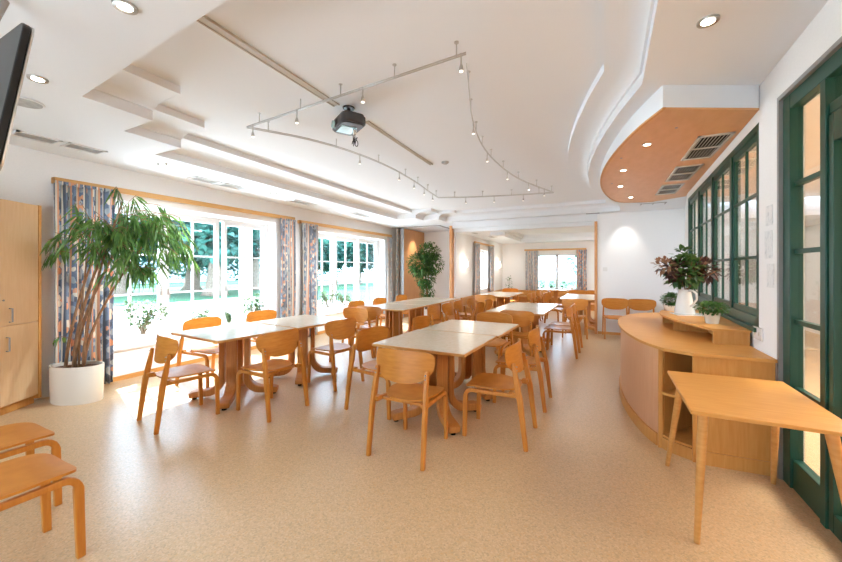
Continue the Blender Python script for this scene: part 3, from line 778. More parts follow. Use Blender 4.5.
m = MB(); m.box(-.03, .03, -.05, 0, .01, 2.38); m.box(-.03, .03, -.95, -.85, .01, 2.38); m.box(-.03, .03, -.85, -.05, 2.22, 2.38); m.box(-.03, .03, -.85, -.05, .01, .12)
m.build('frame', GRN, d, bevel=.004)
MB().box(-.003, .003, -.85, -.05, .12, 2.22).build('pane', GLS2, d)
# grey reveal strip
struct(MB().box(1.143, 1.20, 3.44, 3.47, 0, 2.73).build('trim_6', GREY)); struct(MB().box(1.143, 1.20, .3, 3.44, 2.70, 2.73).build('trim_7', GREY))

# room behind the glass on the right
m = MB(); m.box(4.4, 4.5, -.5, 9.3, 0, 3.1); struct(m.build('wall_side_room', noisy('side_room_paint', (.66, .42, .24), (.70, .46, .28), (1, 1, 1), 2, .9)))
struct(MB().box(1.3, 4.5, -.6, -.5, 0, 3.1).build('wall_side_room_near', WALL))
struct(MB().prism([(1.15, -.5), (4.5, -.5), (4.5, 9.3), (1.62, 9.3), (1.33, 7.44), (1.15, 3.8)], -.06, -.002).build('floor_side_room', FLO))
struct(MB().prism([(1.29, -.5), (4.5, -.5), (4.5, 9.3), (1.77, 9.3), (1.47, 7.44), (1.29, 3.8)], 2.85, 2.9).build('ceiling_side_room', CEIL))
cb = thing('sideboard', 'beech sideboard in the room behind the green glazing', 'sideboard', (3.6, 5.2, 0))
box('body', CTRV, (-.25, .25, -1.6, 1.6, .08, .95), cb, .005); box('top', CTR, (-.28, .27, -1.63, 1.63, .95, .98), cb, .004); box('plinth', DARK, (-.2, .2, -1.5, 1.5, 0, .08), cb)
for y in (-1.2, -.4, .4, 1.2): box('door', CTR, (-.268, -.25, y - .38, y + .38, .1, .93), cb, .003)

# ------------------------------------------------------------------ wooden soffit over the counter
sp = smooth_line([(.45, 3.44), (.30, 3.83), (.16, 4.40), (.05, 5.05), (.0, 5.75), (.015, 6.4), (.10, 7.1), (.24, 7.72), (.42, 8.0), (.9, 8.1)])
ring = sp + [(1.355, 7.75), (sk(7.4) - .005, 7.4), (sk(5.6) - .005, 5.6), (1.145, 3.80)]
soff = MB().prism(ring, 2.795, lambda x, y: zl(x, y) + .02).build('beam_soffit', CEIL, auto=.5); struct(soff)
sf = thing('wooden_ceiling_panel', 'curved orange wood veneer panel under the ceiling soffit above the counter', 'ceiling panel', (.7, 5.6, 2.78))
MB().prism([(x - .7, y - 5.6) for x, y in ring], 0, .014).build('veneer', SOF, sf)
MB().prism([(x - .7 , y - 5.6) for x, y in [(p[0] - .004, p[1]) for p in sp] + [(p[0] + .02, p[1] + .003) for p in sp[::-1]]], -.003, .012).build('edge_strip', CTRV, sf)
def disc(name, m, c, r, th, parent, n=20): return MB().lathe([(r, 0), (r, th)], c, n).build(name, m, parent)
for i, (x, y, lb) in enumerate([(.43, 4.33, 'nearest small round downlight in the orange wooden soffit'), (.27, 5.33, 'second small round downlight in the orange wooden soffit'),
                              (.28, 6.34, 'third small round downlight in the orange wooden soffit'), (.49, 7.39, 'farthest small round downlight in the orange wooden soffit')]):
    t = thing('downlight', lb, 'ceiling light', (x, y, 2.771), 0, 'downlights in the wooden soffit')
    MB().lathe([(.03, 0), (.045, 0), (.045, .008), (.03, .008)], n=20, ring=True).build('ring', STEEL, t); disc('bulb', WARM, (0, 0, .001), .03, .006, t)
for i, (x, y, lb) in enumerate([(.62, 3.95, 'nearest'), (.22, 4.75, 'middle'), (.16, 6.1, 'farthest')]):
    tag(disc('soffit_screw_cap', GREY, (0, 0, 0), .012, .004, None, 10), lb + ' tiny dark fixing dot in the wooden soffit', 'screw cap', 'fixing dots in the wooden soffit').location = (x, y, 2.776)
# louvred vents
def vent(name, loc, rz, lx, ly, nb, frame, slat, back, label, group, bars=1):
    t = thing(name, label, 'air vent', loc, rz, group)
    m = MB(); w_ = .022
    m.box(-lx, lx, -ly, -ly + w_, 0, .014); m.box(-lx, lx, ly - w_, ly, 0, .014); m.box(-lx, -lx + w_, -ly, ly, 0, .014); m.box(lx - w_, lx, -ly, ly, 0, .014)
    for k in range(1, bars + 1): yy = -ly + 2 * ly * k / (bars + 1); m.box(-lx, lx, yy - .008, yy + .008, 0, .013)
    m.build('frame', frame, t)
    MB().box(-lx + w_, lx - w_, -ly + w_, ly - w_, .011, .0135).build('backing', back, t)
    m = MB()
    for k in range(nb): xx = -lx + w_ + (2 * lx - 2 * w_) * (k + .5) / nb; m.box(xx - .0032, xx + .0032, -ly + w_, ly - w_, .008, .0095)
    m.build('slats', slat, t); return t
for (y, hy, lb) in ((4.72, .42, 'nearest louvred vent in the orange wooden soffit'), (5.86, .42, 'middle louvred vent in the orange wooden soffit'), (6.93, .40, 'farthest louvred vent in the orange wooden soffit')):
    vent('air_vent', (.99, y, 2.766), 0, .14, hy, 8, CREAM, CREAM, DARK, lb, 'vents in the wooden soffit').scale.z = 1
vent('air_vent', (.95, 8.56, 2.80), PI / 2, .14, .22, 7, GREY, GREY, DARK, 'small dark louvred vent between the soffit and the cross wall', None)
# long grey vents in the white ceiling strip by the window wall
V = [(-5.25, 1.57, .17, 'grey slot vent in the ceiling strip above the tall cabinet'), (-5.22, 1.95, .17, 'grey slot vent in the ceiling strip above the planter'),
     (-5.35, 3.42, .20, 'grey slot vent in the ceiling above the first window, nearer'), (-5.33, 3.86, .20, 'grey slot vent in the ceiling above the first window, farther'),
     (-5.32, 5.38, .30, 'grey slot vent in the ceiling between the two garden windows'), (-5.12, 7.2, .42, 'grey slot vent in the ceiling above the second garden window')]
for x, y, l, lb in V:
    z = zl(x, y); vent('ceiling_vent', (x, y, z - .013), 0, .115, l, 5, WHT, SLOT, SLOT, lb, 'slot vents along the window wall', 0)
vent('ceiling_vent', (-.15, 9.17, zl(-.15, 9.17) - .013), PI / 2, .035, .14, 2, GREY, GREY, SLOT, 'small grey vent in the ceiling above the opening post', None, 0)
vent('ceiling_vent', (-3.2, 9.9, 2.517), 0, .1, .25, 3, WHT, SLOT, SLOT, 'grey slot vent in the far room ceiling, nearer', 'far room vents', 0)
vent('ceiling_vent', (-3.1, 11.3, 2.517), 0, .1, .3, 3, WHT, SLOT, SLOT, 'grey slot vent in the far room ceiling, farther', 'far room vents', 0)
# adjustable downlights in white ceiling
for x, y, lb in ((-2.30, 1.03, 'round silver downlight in the low white ceiling, top left, nearest'), (-3.65, 1.10, 'round silver downlight in the low white ceiling beside the speaker'), (.58, 2.70, 'round silver downlight in the low white ceiling, upper right')):
    z = zl(x, y); t = thing('downlight', lb, 'ceiling light', (x, y, z - .012), 0, 'silver downlights')
    MB().lathe([(.035, 0), (.055, -.004), (.058, .008), (.05, .012), (.036, .010)], n=24, ring=True).build('ring', STEEL, t, auto=.7); disc('bulb', WARM, (0, 0, .001), .036, .008, t)
t = thing('ceiling_speaker', 'round grey ceiling speaker near the television', 'speaker', (-4.24, 1.20, zl(-4.24, 1.2) - .008))
MB().lathe([(.115, 0), (.12, .004), (.12, .008)], n=32).build('rim', WHT, t); disc('grille', SLOT, (0, 0, -.002), .105, .004, t, 32)
t = thing('smoke_detector', 'small grey smoke detector on the upper ceiling', 'smoke detector', (-2.05, 4.92, zr(-2.05, 4.92) - .04))
MB().lathe([(.03, 0), (.05, .012), (.055, .03)], n=20).build('body', SLOT, t, auto=.6); disc('base', WHT, (0, 0, .03), .06, .01, t)
for x, y, lb in ((-5.07, 2.63, 'left one of two tiny sprinkler heads over first window'), (-4.98, 2.68, 'right one of two tiny sprinkler heads over first window'), (-5.15, 4.45, 'left one of two tiny sprinkler heads farther along the ceiling strip'), (-5.06, 4.5, 'right one of two tiny sprinkler heads farther along the ceiling strip')):
    tag(MB().lathe([(.006, -.03), (.014, -.026), (.008, -.012), (.016, 0)], n=10).build('sprinkler_head', STEEL), lb, 'sprinkler', 'tiny ceiling sprinklers').location = (x, y, zl(x, y))
# ceiling slots
def cslot(x, y0, y1, w, lb):
    t = thing('ceiling_track', lb, 'ceiling track', (x, y0, zr(x, y0)))
    a = Vector((0, 0, -.012)); b = Vector((0, y1 - y0, zr(x, y1) - zr(x, y0) - .012))
    for s in (-1, 1): MB().sweep([a + Vector((s * w / 2, 0, 0)), b + Vector((s * w / 2, 0, 0))], (1, 0, 0), .012, .024).build('flange', TRK, t)
    MB().sweep([a + Vector((0, 0, -.003)), b + Vector((0, 0, -.003))], (1, 0, 0), w, .006).build('channel', TRK, t)
cslot(-2.32, 1.45, 2.80, .065, 'wide brown ceiling track running toward the projector'); cslot(-2.27, 3.24, 4.92, .035, 'thin brown ceiling track beyond the projector')

# ------------------------------------------------------------------ cable light tracks
def poly(pts, n=6):          # Catmull-Rom
    out = []
    P = [pts[0]] + list(pts) + [pts[-1]]
    for i in range(1, len(P) - 2):
        for k in range(n):
            t_ = k / n; a, b, c, d_ = [Vector(q) for q in P[i - 1:i + 3]]
            out.append(.5 * ((2 * b) + (c - a) * t_ + (2 * a - 5 * b + 4 * c - d_) * t_ ** 2 + (-a + 3 * b - 3 * c + d_) * t_ ** 3))
    out.append(Vector(P[-1])); return out
DROP = .11
def lighttrack(label, pts, stand, spots, curved=True):
    o = Vector((*pts[0], 0)); t = thing('light_track', label, 'track light', (o.x, o.y, zr(o.x, o.y) - DROP), 0, 'silver light tracks')
    base = Vector((o.x, o.y, zr(o.x, o.y) - DROP))
    pp = [Vector((x, y, 0)) for x, y in pts]; pp = poly(pp) if curved else pp
    path = [Vector((p.x, p.y, zr(p.x, p.y) - DROP)) - base for p in pp]
    m = MB(); m.tube([p + Vector((0, 0, .007)) for p in path], .005, 6); m.tube([p - Vector((0, 0, .007)) for p in path], .005, 6); m.build('rail', STEEL, t, smooth=True)
    # arc-length lookup
    ls = [0]
    for a, b in zip(path, path[1:]): ls.append(ls[-1] + (b - a).length)
    def at(q):
        s = q * ls[-1]
        for i in range(len(path) - 1):
            if s <= ls[i + 1] + 1e-9: return path[i].lerp(path[i + 1], (s - ls[i]) / max(1e-6, ls[i + 1] - ls[i]))
        return path[-1]
    for q in stand:
        p = at(q); w_ = p + base; top = zr(w_.x, w_.y) - w_.z
        m = MB(); m.tube([p, p + Vector((0, 0, top))], .005, 6); m.lathe([(.018, top - .012), (.018, top)], p, 10); m.build('standoff', STEEL, t)
    for q in spots:
        p = at(q); s_ = MB(); s_.tube([p + Vector((0, 0, .012)), p - Vector((0, 0, .075))], .006, 6); s_.lathe([(.008, -.07), (.014, -.09), (.016, -.118), (.013, -.118)], p, 14)
        l = s_.build('spotlight', STEEL, t); disc('bulb', WARM2, tuple(p + Vector((0, 0, -.124))), .013, .006, l, 12)
    return t
lighttrack('straight silver light track crossing past the projector', [(-3.32, 2.57), (-0.87, 2.48)], (.08, .32, .52, .75, .97), (.04, .30, .62, .985), False)
lighttrack('long silver light track running from the corner toward the niche', [(-3.32, 2.57), (-3.00, 3.12), (-2.81, 3.73), (-2.73, 4.47), (-2.76, 5.31), (-2.85, 6.06), (-2.91, 6.62)], (.05, .24, .42, .6, .72, .85, .97), (.33, .55, .68, .80, .92))
lighttrack('curving silver light track sweeping along the right of the ceiling', [(-0.91, 2.61), (-1.03, 3.03), (-1.17, 3.54), (-1.29, 4.29), (-1.29, 5.13), (-1.16, 6.06), (-0.78, 7.20)], (.06, .16, .27, .36, .46, .58, .72, .86, .98), (.22, .42, .62, .8, .92))
lighttrack('short rear silver light track closing the far side of the loop', [(-0.78, 7.20), (-1.49, 7.08), (-2.24, 6.90), (-2.91, 6.62)], (.12, .35, .6, .85), (.25, .5, .75))

# ------------------------------------------------------------------ projector
px_, py_ = -2.25, 2.90; zc = zr(px_, py_)
t = thing('projector', 'black ceiling projector with lens and dangling cables', 'projector', (px_, py_, zc - .215), -.55)
h = rnd_outline(.18, .125, .06, 6)
m = MB(); m.prism(h, 0, .075); m.prism([(x * .93, y * .9) for x, y in h], .075, .098); m.prism([(x * .93, y * .9) for x, y in h], -.014, 0); m.build('housing', BLKM, t, bevel=.008)
MB().box(-.03, .03, -.125, -.118, .01, .06).build('vent_grille', DARK, t)
MB().lathe([(.04, 0), (.036, .03), (.03, .03)], n=20).build('lens', LENS, t).matrix_local = Matrix.Translation((-.08, -.11, .035)) @ Matrix.Rotation(PI / 2, 4, 'X')
MB().box(-.11, .07, -.09, .06, -.02, -.014).build('filter_cover', LENS, t)
m = MB(); m.lathe([(.018, .098), (.018, .2)], n=14); m.lathe([(.055, .187), (.06, .2), (.05, .215)], n=20); m.build('mount', BLK, t)
m = MB(); cc = (.09, .03)
pts = [Vector((cc[0], cc[1], .0)), Vector((cc[0] + .01, cc[1], -.06)), Vector((cc[0], cc[1], -.12))]
for k in range(22): a = k * .75; pts.append(Vector((cc[0] + .035 * cos(a) + .01, cc[1] + .02 * sin(a * .7), -.15 + .035 * sin(a) - k * .0015)))
m.tube(pts, .004, 6); m.tube([(.05, .03, 0), (.045, .03, -.1), (.04, .035, -.19)], .004, 6); m.build('cable', BLK, t, smooth=True)
m = MB(); m.box(.078, .102, .018, .042, -.09, -.05); m.build('connector', CREAM, t)

# ------------------------------------------------------------------ television seen from behind, tilted down
t = thing('television', 'dark flat television hung from the ceiling at the upper left edge', 'television', (-2.75, .585, 2.235)); t.rotation_euler = (-.15, 0, 0)
ro = rnd_outline(.55, .335, .05, 6)
def xz(outline, y0, y1, mb):
    nn = len(outline); mb.add([(x, y0, z) for x, z in outline] + [(x, y1, z) for x, z in outline], [tuple(range(nn)), tuple(range(nn, 2 * nn))[::-1]] + [(i, nn + i, nn + (i + 1) % nn, (i + 1) % nn) for i in range(nn)]); return mb
m = xz(ro, -.012, .016, MB()); m.build('back_shell', BLK, t, bevel=.006)
xz([(x * 1.0, z * 1.0) for x, z in ro], .0165, .024, MB()).build('bezel', STEEL, t)
MB().box(-.10, .10, -.07, -.04, -.12, .12).build('bracket', GREY, t)
m = MB(); m.tube([(0, -.055, .0), (0, -.055, .12), (0, .02, .66)], .022, 12); m.build('pole', GREY, t)

# ------------------------------------------------------------------ corner cabinet (front set diagonally)
a = Vector((-5.655, 1.73, 0)); b_ = Vector((-5.03, .77, 0)); u = (b_ - a).normalized(); ang = math.atan2(u.y, u.x)
t = thing('tall_cabinet', 'tall pale beech corner cabinet at the left edge with metal handles', 'cabinet', tuple(a), ang, None)
W_ = (b_ - a).length; H_ = 2.21
# local x runs along the front (away from wall end), local +y points out to the camera? front faces +x/+y side
MB().prism([(0, -.02), (0, -.135), (.385, -.385), (W_, -.385), (W_, -.02)], .09, H_).build('body', CAB, t, bevel=.002)
MB().prism([(.03, -.045), (.03, -.15), (.385, -.375), (W_ - .02, -.375), (W_ - .02, -.045)], 0, .09).build('plinth', CTRV, t)
box('side_panel', CTR, (-.004, .03, -.13, .004, .05, H_ + .005), t, .002)
sx = .44
for (x0_, x1_, z0_, z1_, hx) in ((.034, sx, .10, .915, sx - .06), (.034, sx, .921, H_, sx - .09), (sx + .005, W_, .10, .915, sx + .07), (sx + .005, W_, .921, H_, sx + .07)):
    dd = box('door', CAB, (x0_, x1_, -.02, 0, z0_, z1_), t, .002)
    zz = (z1_ - .19) if z0_ < .5 else (z0_ + .10)
    m = MB(); m.tube([(hx, 0, zz - .07), (hx, .03, zz - .07), (hx, .03, zz + .07), (hx, 0, zz + .07)], .007, 6); m.build('handle', GREY, dd)
dd = MB().lathe([(.009, 0), (.009, .006)], n=12).build('lock', GREY, t); dd.matrix_local = Matrix.Translation((sx - .03, .0, 1.18)) @ Matrix.Rotation(-PI / 2, 4, 'X')

# ------------------------------------------------------------------ big indoor ficus in an oval planter
pt = thing('indoor_tree', 'tall long-leaved indoor ficus leaning over the first window', 'indoor tree', (-5.34, 1.93, .385))
pl = thing('oval_planter', 'large cream white oval planter on the floor by the curtain', 'planter', (-5.34, 1.93, 0), .42)
sxp, syp = .285, .165
MB().lathe([(.95, 0), (.97, .01), (1, .40), (1.0, .415), (.93, .415), (.92, .37)], n=40, sx=sxp, sy=syp).build('planter_shell', CREAM, pl, auto=.8)
MB().lathe([(.93, .365), (.93, .378)], n=32, sx=sxp, sy=syp).build('soil', SOIL, pl)
rg = random.Random(11)
Rc, Fc = Vector((.895, .445, 0)), Vector((-.445, .895, 0))     # across the view, and away
def stemcurve(x0, x1, h, k, dep):
    return [Rc * (x0 + (x1 - x0) * (q ** 1.5)) + Fc * (dep * (1 - q) + .10 * q * k) + Vector((0, 0, h * q)) for q in [i / 8 for i in range(9)]]
m = MB(); heads = []
for x0, x1, h, k, dep, r in ((-.13, .30, 1.60, .3, .0, .017), (-.06, .52, 1.62, -1, .03, .02), (-.01, .64, 1.60, -.5, -.03, .019), (.05, .80, 1.38, -.6, .03, .016), (.09, .60, 1.86, -1, -.02, .018), (.02, .22, 1.68, -.5, 0, .012)):
    c = stemcurve(x0, x1, h, k, dep); m.tube(c, [r * (1 - .5 * i / 8) for i in range(9)], 7); heads.append(c)
m.build('stems', STEM, pt, smooth=True)
m = MB(); ml = MB(); br = MB()
def branch(p0, d, ln, nl, rg, ml, br, ll=.21, lw=.022):
    p = Vector(p0); d = Vector(d).normalized(); pts = [p.copy()]
    for i in range(6):
        d = (d + Vector((0, 0, -.16))).normalized(); p = p + d * ln / 6; pts.append(p.copy())
    br.tube(pts, .003, 4)
    for i in range(nl):
        q = rg.uniform(.15, 1) * 6; k = min(5, int(q)); pp = pts[k].lerp(pts[k + 1], q - k)
        dd = Vector((rg.uniform(-.55, .55), rg.uniform(-.55, .55), rg.uniform(-1.5, -.35))) + d * .45
        ml.leaf(pp, dd, (rg.uniform(-1, 1), rg.uniform(-1, 1), .2), ll * rg.uniform(.7, 1.25), lw * rg.uniform(.8, 1.2), .25)
for c, nb in zip(heads, (5, 9, 11, 11, 10, 4)):
    for k in range(nb):
        q = rg.uniform(.70, 1.0); i = min(7, int(q * 8)); p = c[i].lerp(c[i + 1], q * 8 - i)
        a = rg.uniform(0, 2 * PI); d = Rc * (cos(a) * .7 + .55) + Fc * (sin(a) * .5 - .15) + Vector((0, 0, rg.uniform(.3, 1.1)))
        branch(p, d, rg.uniform(.26, .52), 14, rg, ml, br)
for k in range(13):       # extra reach to the right over the window
    p = Rc * rg.uniform(.60, .82) + Vector((0, 0, rg.uniform(1.25, 1.7)))
    branch(p, Rc * 1.0 + Fc * rg.uniform(-.6, .3) + Vector((0, 0, rg.uniform(.1, .8))), rg.uniform(.45, .70), 20, rg, ml, br)
for k in range(3):       # thin tuft to the left of the curtain
    branch(Rc * -.08 + Vector((0, 0, 1.3 + .08 * k)), Rc * -1 + Fc * rg.uniform(-.4, .3) + Vector((0, 0, .5)), rg.uniform(.12, .24), 12, rg, ml, br)
branch(Rc * -.105 + Vector((0, 0, .33)), Rc * -1 + Vector((0, 0, .5)), .16, 10, rg, ml, br, .09, .015)
ml.build('foliage', LF1, pt); br.build('branches', STEM, pt)

# second leafy tree by the niche
pt = thing('indoor_tree', 'bushy green weeping fig standing before the niche wall', 'indoor tree', (-4.50, 9.35, .30))
pl = thing('round_planter', 'white round planter under the bushy weeping fig', 'planter', (-4.50, 9.35, 0))
MB().lathe([(.17, 0), (.22, .36), (.20, .36), (.19, .31)], n=28).build('planter_shell', WHP, pl, auto=.8); MB().lathe([(.195, .29), (.195, .31)], n=24).build('soil', SOIL, pl)
m = MB(); m.tube([(0, 0, 0), (.03, .02, .6), (-.02, .0, 1.1), (.02, 0, 1.6)], [.025, .022, .018, .01], 8); m.tube([(.03, 0, 0), (.07, .03, .7), (.1, 0, 1.3)], [.018, .015, .01], 7); m.build('trunk', STEM, pt, smooth=True)
ml = MB(); rg = random.Random(21)
for c, r, n_ in (((-.16, -.05, 1.35), (.40, .34, .36), 1300), ((.08, 0, 1.66), (.36, .30, .30), 900), ((.0, 0, .95), (.30, .26, .30), 700), ((.05, 0, .55), (.20, .18, .28), 350), ((.24, .05, 1.35), (.28, .24, .30), 500)):
    rleafball(ml, c, r, n_, .085, .036, rg, 0, 1, .5)
ml.build('foliage', LF2, pt)

# plants on the window sills
def sill_plant(x, y, label, h, r, n_, seed, lm=LF3, pot=WHP, pr=.07, ph=.13):
    rg = random.Random(seed); t = thing('sill_plant', label, 'potted plant', (x, y, SILL + .031), 0, 'plants on the window sills')
    MB().lathe([(pr * .75, 0), (pr, ph), (pr * .92, ph), (pr * .88, ph * .85)], n=20).build('pot', pot, t, auto=.8)
    MB().lathe([(pr * .89, ph * .8), (pr * .89, ph * .88)], n=16).build('soil', SOIL, t)
    m = MB(); ml = MB()
    for k in range(n_):
        a = rg.uniform(0, 2 * PI); rr = r * rg.uniform(.4, 1); tz = ph + h * rg.uniform(.35, 1)
        tip = Vector((rr * cos(a) * .7, rr * sin(a), tz)); mid = tip * .45; mid.z = ph + (tz - ph) * .45
        m.tube([(0, 0, ph * .8), mid, tip], [.008, .006, .003], 5)
        rleafball(ml, tip, (.05, .06, .05), 16, .05, .03, rg, .2)
        rleafball(ml, mid.lerp(tip, .5), (.04, .05, .05), 8, .045, .028, rg, .2)
    m.build('stems', STEMG, t); ml.build('foliage', lm, t)
sill_plant(-5.92, 2.87, 'large jade-like plant in a white pot on the first window sill', .42, .27, 24, 1, pr=.085)
sill_plant(-5.93, 3.72, 'small leafy plant on the first window sill behind a chair back', .26, .17, 12, 2)
sill_plant(-5.93, 4.74, 'pale airy bush at the right end of the first window sill', .42, .20, 18, 4)
sill_plant(-5.93, 6.85, 'leafy plant at the left end of the second window sill', .36, .25, 18, 5)
sill_plant(-5.93, 7.45, 'green plant on the second window sill, second from left', .30, .22, 16, 6)
# aloe
t = thing('aloe_plant', 'spiky upright aloe on the first window sill', 'potted plant', (-5.93, 4.22, SILL + .031), 0, 'plants on the window sills')
MB().lathe([(.05, 0), (.065, .11), (.06, .11), (.055, .09)], n=18).build('pot', CREAM, t, auto=.8)
m = MB(); rg = random.Random(8)
for k in range(16):
    a = rg.uniform(0, 2 * PI); s_ = rg.uniform(.2, .8); hh = rg.uniform(.16, .28)
    m.tube([(0, 0, .09), (.06 * cos(a) * s_, .09 * sin(a) * s_, .09 + hh * .5), (.10 * cos(a) * s_, .17 * sin(a) * s_, .09 + hh)], [.013, .011, .002], 6)
m.build('leaves', LF3, t, smooth=True)
for x, lb, s in ((-2.05, 'tall leafy plant at the left of the far end window sill', 9), (-1.65, 'small plant on the far end window sill, left of centre', 10), (-1.25, 'small reddish plant on the far end window sill, right of centre', 12), (-.95, 'leafy plant at the right of the far end window sill', 11)):
    rg = random.Random(s); t = thing('sill_plant', lb, 'potted plant', (x, 14.86, .70), 0, 'plants on the far sill')
    MB().lathe([(.04, 0), (.055, .1), (.05, .1)], n=12).build('pot', WHP, t); ml = MB(); hh = .45 if s in (9, 11) else .2
    rleafball(ml, (0, -.03, .1 + hh * .5), (.14, .04, hh * .5), 90, .07, .035, rg, .2); ml.build('foliage', LF2, t)
t = thing('sill_plant', 'small leafy plant on the side window sill of the far room', 'potted plant', (-3.7, 11.95, .82)); MB().lathe([(.04, 0), (.055, .1), (.05, .1)], n=12).build('pot', WHP, t)
ml = MB(); rleafball(ml, (0, 0, .25), (.05, .2, .14), 80, .07, .035, rg, .2); ml.build('foliage', LF2, t)
t = thing('corner_plant', 'thin dark plant in the far corner beside the bench', 'potted plant', (-3.25, 14.45, .44)); MB().lathe([(.05, 0), (.06, .12), (.05, .12)], n=12).build('pot', WHP, t)
ml = MB(); rleafball(ml, (0, 0, .5), (.12, .1, .3), 60, .09, .03, rg, .2); ml.build('foliage', LF2, t); MB().tube([(0, 0, .1), (0, 0, .6)], .006, 5).build('stem', STEM, t)

# sconces in the far room
for y, lb in ((10.0, 'glowing wall sconce nearest the opening on the far left wall'), (13.9, 'glowing wall sconce near the far corner')):
    t = thing('wall_sconce', lb, 'wall lamp', (XF, y, 1.66), 0, 'far room sconces')
    box('back_plate', WHT, (.0, .02, -.05, .05, -.08, .08), t); MB().lathe([(.05, -.11), (.065, 0), (.05, .11), (.03, .11)], (.085, 0, 0), 16).build('lamp_shade', SCG, t, auto=.8)

# ------------------------------------------------------------------ outdoors
t = MB().box(-60, XW - TW, -25, 45, -.32, -.20).build('ground_outside', TERR); struct(t)
lw = MB().box(-60, -19.5, -25, 45, -.20, -.16).build('lawn', LAWN); tag(lw, 'green lawn beyond the pale gravel outside the windows', 'lawn', kind='stuff')
g2 = MB().box(-19.4, 20, 15.12, 60, -.32, -.17).build('ground_behind', LAWN); struct(g2)
struct(MB().box(-5.7, 20, -40, -2.35, -.32, -.2).build('ground_rear_light_block', TERR))  # unseen ground, added to keep sky light from below off the near ceiling
def tree(x, y, r, hh, cr, label, seed, n_=4500):
    rg = random.Random(seed); t = thing('garden_tree', label, 'tree', (x, y, -.2), 0, 'garden trees')
    m = MB(); m.tube([(0, 0, 0), (0, 0, .4), (.05, .1, hh * .5), (.1, 0, hh)], [r * 1.5, r, r * .85, r * .5], 12)
    for k in range(5): a = k * 1.3; m.tube([(.05, .05, hh * .7), (cr * .6 * cos(a), cr * .6 * sin(a), hh + 1.2)], [r * .4, r * .1], 6)
    m.build('trunk', BARK, t, smooth=True)
    ml = MB()
    for k in range(9):
        a = rg.uniform(0, 2 * PI); q = rg.uniform(0, .75) * cr
        rleafball(ml, (q * cos(a), q * sin(a), hh + rg.uniform(-.2, 2.6)), (cr * .5, cr * .5, 1.3), n_ // 9, .42, .30, rg, 0, 1, .2)
    ml.build('crown', LFT, t)
trees = [(-27.4, 12), (-28.5, 17.2), (-22.0, 14.7), (-25, 19.8), (-25, 24), (-28, 29), (-25, 34)]
names = ['broad tree on the lawn seen left of the ficus', 'thick-trunked tree on the lawn through the first window, left pane', 'thick-trunked tree on the lawn through the first window, centre pane', 'tree on the lawn right of centre through the first window', 'tree on the lawn by the right pane of the first window', 'tree on the lawn seen through the second window', 'distant tree on the lawn by the second window edge']
for i, (x, y) in enumerate(trees): tree(x, y, (.55 if i < 4 else .35), 3.5 if i < 5 else 2.8, 4.0, names[i], 30 + i, 6500)
for i, (x, y, lb) in enumerate(((-6.5, 30, 'tree in the garden beyond the far end window, left'), (.6, 34.0, 'tree in the garden beyond the far end window, right'))): tree(x, y, .3, 2.6, 3.0, lb, 60 + i, 3000)
# garden house and hedge behind
hs = thing('garden_house', 'pale building beyond the lawn behind the trees', 'building', (-46, 14, -.2)); box('wall', mat('pale_render', (.58, .66, .72), .9), (-3, 0, -26, 30, 0, 5), hs)
for k in range(9): box('window', GREY, (0, .05, -22 + 5.4 * k, -20.2 + 5.4 * k, 1.2, 2.9), hs)
m = MB(); m.prism([(-3.5, -26.5), (.5, -26.5), (.5, 30.5), (-3.5, 30.5)], 5, 5.4); m.build('roof', mat('house_roof', (.35, .2, .15), .9), hs)
def hedge(x0, x1, y0, y1, h, lb, seed):
    rg = random.Random(seed); m = MB()
    for _ in range(5200): m.leaf((rg.uniform(x0, x1), rg.uniform(y0, y1), .15 + h * rg.random() ** .7), (rg.uniform(-1, 1), rg.uniform(-1, 1), rg.uniform(-.5, 1)), (0, 0, 1), .5, .4, .2)
    tag(m.build('hedge', LFT), lb, 'hedge')
hedge(-39, -38, -10, 48, 2.6, 'long low green hedge beyond the lawn behind the trees', 77)
# veranda post outside
vp = thing('veranda_post', 'white square veranda post outside the first window', 'post', (-7.3, 5.62, -.2)); box('shaft', WHT, (-.10, .10, -.10, .10, 0, 3.3), vp, .01); box('plinth', WHT, (-.14, .14, -.14, .14, 0, .25), vp, .01)

# ------------------------------------------------------------------ lights
wd = bpy.data.worlds.new('World'); sc.world = wd; wd.use_nodes = True
bg = wd.node_tree.nodes['Background']; bg.inputs['Color'].default_value = (.56, .78, 1.0, 1); bg.inputs['Strength'].default_value = 5.0
def lamp(kind, name, loc, energy, color=(1, 1, 1), **kw):
    l = bpy.data.lights.new(name, kind); l.energy = energy; l.color = color
    for k, v in kw.items(): setattr(l, k, v)
    o = bpy.data.objects.new(name, l); C.objects.link(o); o.location = loc; return o
s = lamp('SUN', 'sun', (0, 0, 10), 8.0, (.90, .95, 1), angle=.02)
s.rotation_euler = Vector((.72, -.22, -.86)).to_track_quat('-Z', 'Y').to_euler()
def spot(loc, e, ang=1.5, d=(0, 0, -1), col=(1, .95, .88)):
    o = lamp('SPOT', 'spot_lamp', loc, e, col, spot_size=ang, spot_blend=.8, shadow_soft_size=.04); o.rotation_euler = Vector(d).to_track_quat('-Z', 'Y').to_euler(); return o
for x, y in ((-2.30, 1.03), (-3.65, 1.10), (.58, 2.70)): spot((x, y, zl(x, y) - .03), 7)
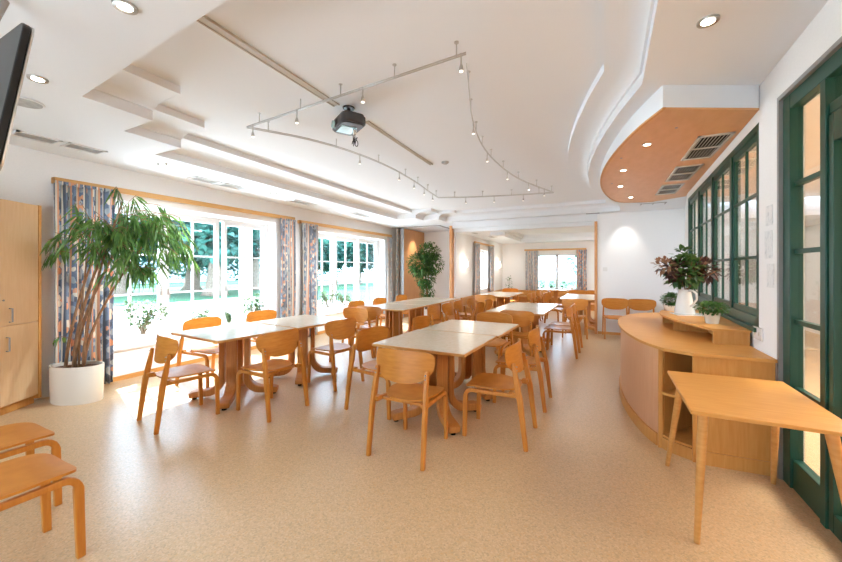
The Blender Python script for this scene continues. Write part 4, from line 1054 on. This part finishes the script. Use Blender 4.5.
for x, y in ((.43, 4.33), (.27, 5.33), (.28, 6.34), (.49, 7.39)): spot((x, y, 2.75), 7)
K = (.84, .93, 1)
for x, y, d in ((-2.84, 3.63, (-1, -.25, -.72)), (-2.75, 5.03, (-1, .1, -.72)), (-2.89, 6.52, (-1, .3, -.72)), (-3.17, 2.70, (-1, .15, -.80))): spot((x, y, 2.88), 130, 1.15, d, K)
for x, y, d in ((-1.29, 4.85, (.5, 1, -.45)), (-1.16, 6.06, (.6, 1, -.62)), (-2.24, 6.90, (-.2, 1, -.6))): spot((x, y, 2.87), 34, 1.1, d, K)
for x, y, d in ((-1.21, 3.54, (1, .1, -.5)), ): spot((x, y, 2.88), 20, 1.1, d, K)
spot((.5, 9.0, 2.74), 10, 1.2, (0, .25, -1)); spot((-5.0, 10.2, 2.74), 30, 1.3, (-.25, 0, -1))
for y in (10.0, 13.9): lamp('POINT', 'sconce_lamp', (-3.35, y, 1.68), 2, (1, .9, .75), shadow_soft_size=.05)
lamp('AREA', 'side_room_fill', (3.3, 4.2, 2.83), 150, (1, .97, .93), shape='RECTANGLE', size=1.2, size_y=4.5)  # fill light added to brighten the side room, no fitting behind it
lamp('AREA', 'far_room_fill', (.6, 12.1, 2.77), 30, (.9, .96, 1), shape='RECTANGLE', size=3.5, size_y=2.6)  # fill light spread across the far tray, no fitting is built for it

# ------------------------------------------------------------------ camera
cam = bpy.data.cameras.new('camera'); co = bpy.data.objects.new('camera', cam); C.objects.link(co)
co.location = (0, 0, 1.5); co.rotation_euler = (PI / 2, 0, math.atan(179 / 360))
cam.sensor_width = 36; cam.lens = 36 * 360 / 842; cam.shift_y = -12 / 842; cam.clip_start = .05; cam.clip_end = 300
sc.camera = co
sc.view_settings.view_transform = 'Standard'; sc.view_settings.look = 'None'; sc.view_settings.gamma = 1
sc.view_settings.use_curve_mapping = False; sc.view_settings.exposure = 1.5
sc.cycles.use_denoising = True; sc.cycles.max_bounces = 10; sc.cycles.diffuse_bounces = 6; sc.cycles.transparent_max_bounces = 24
sc.cycles.sample_clamp_indirect = 6
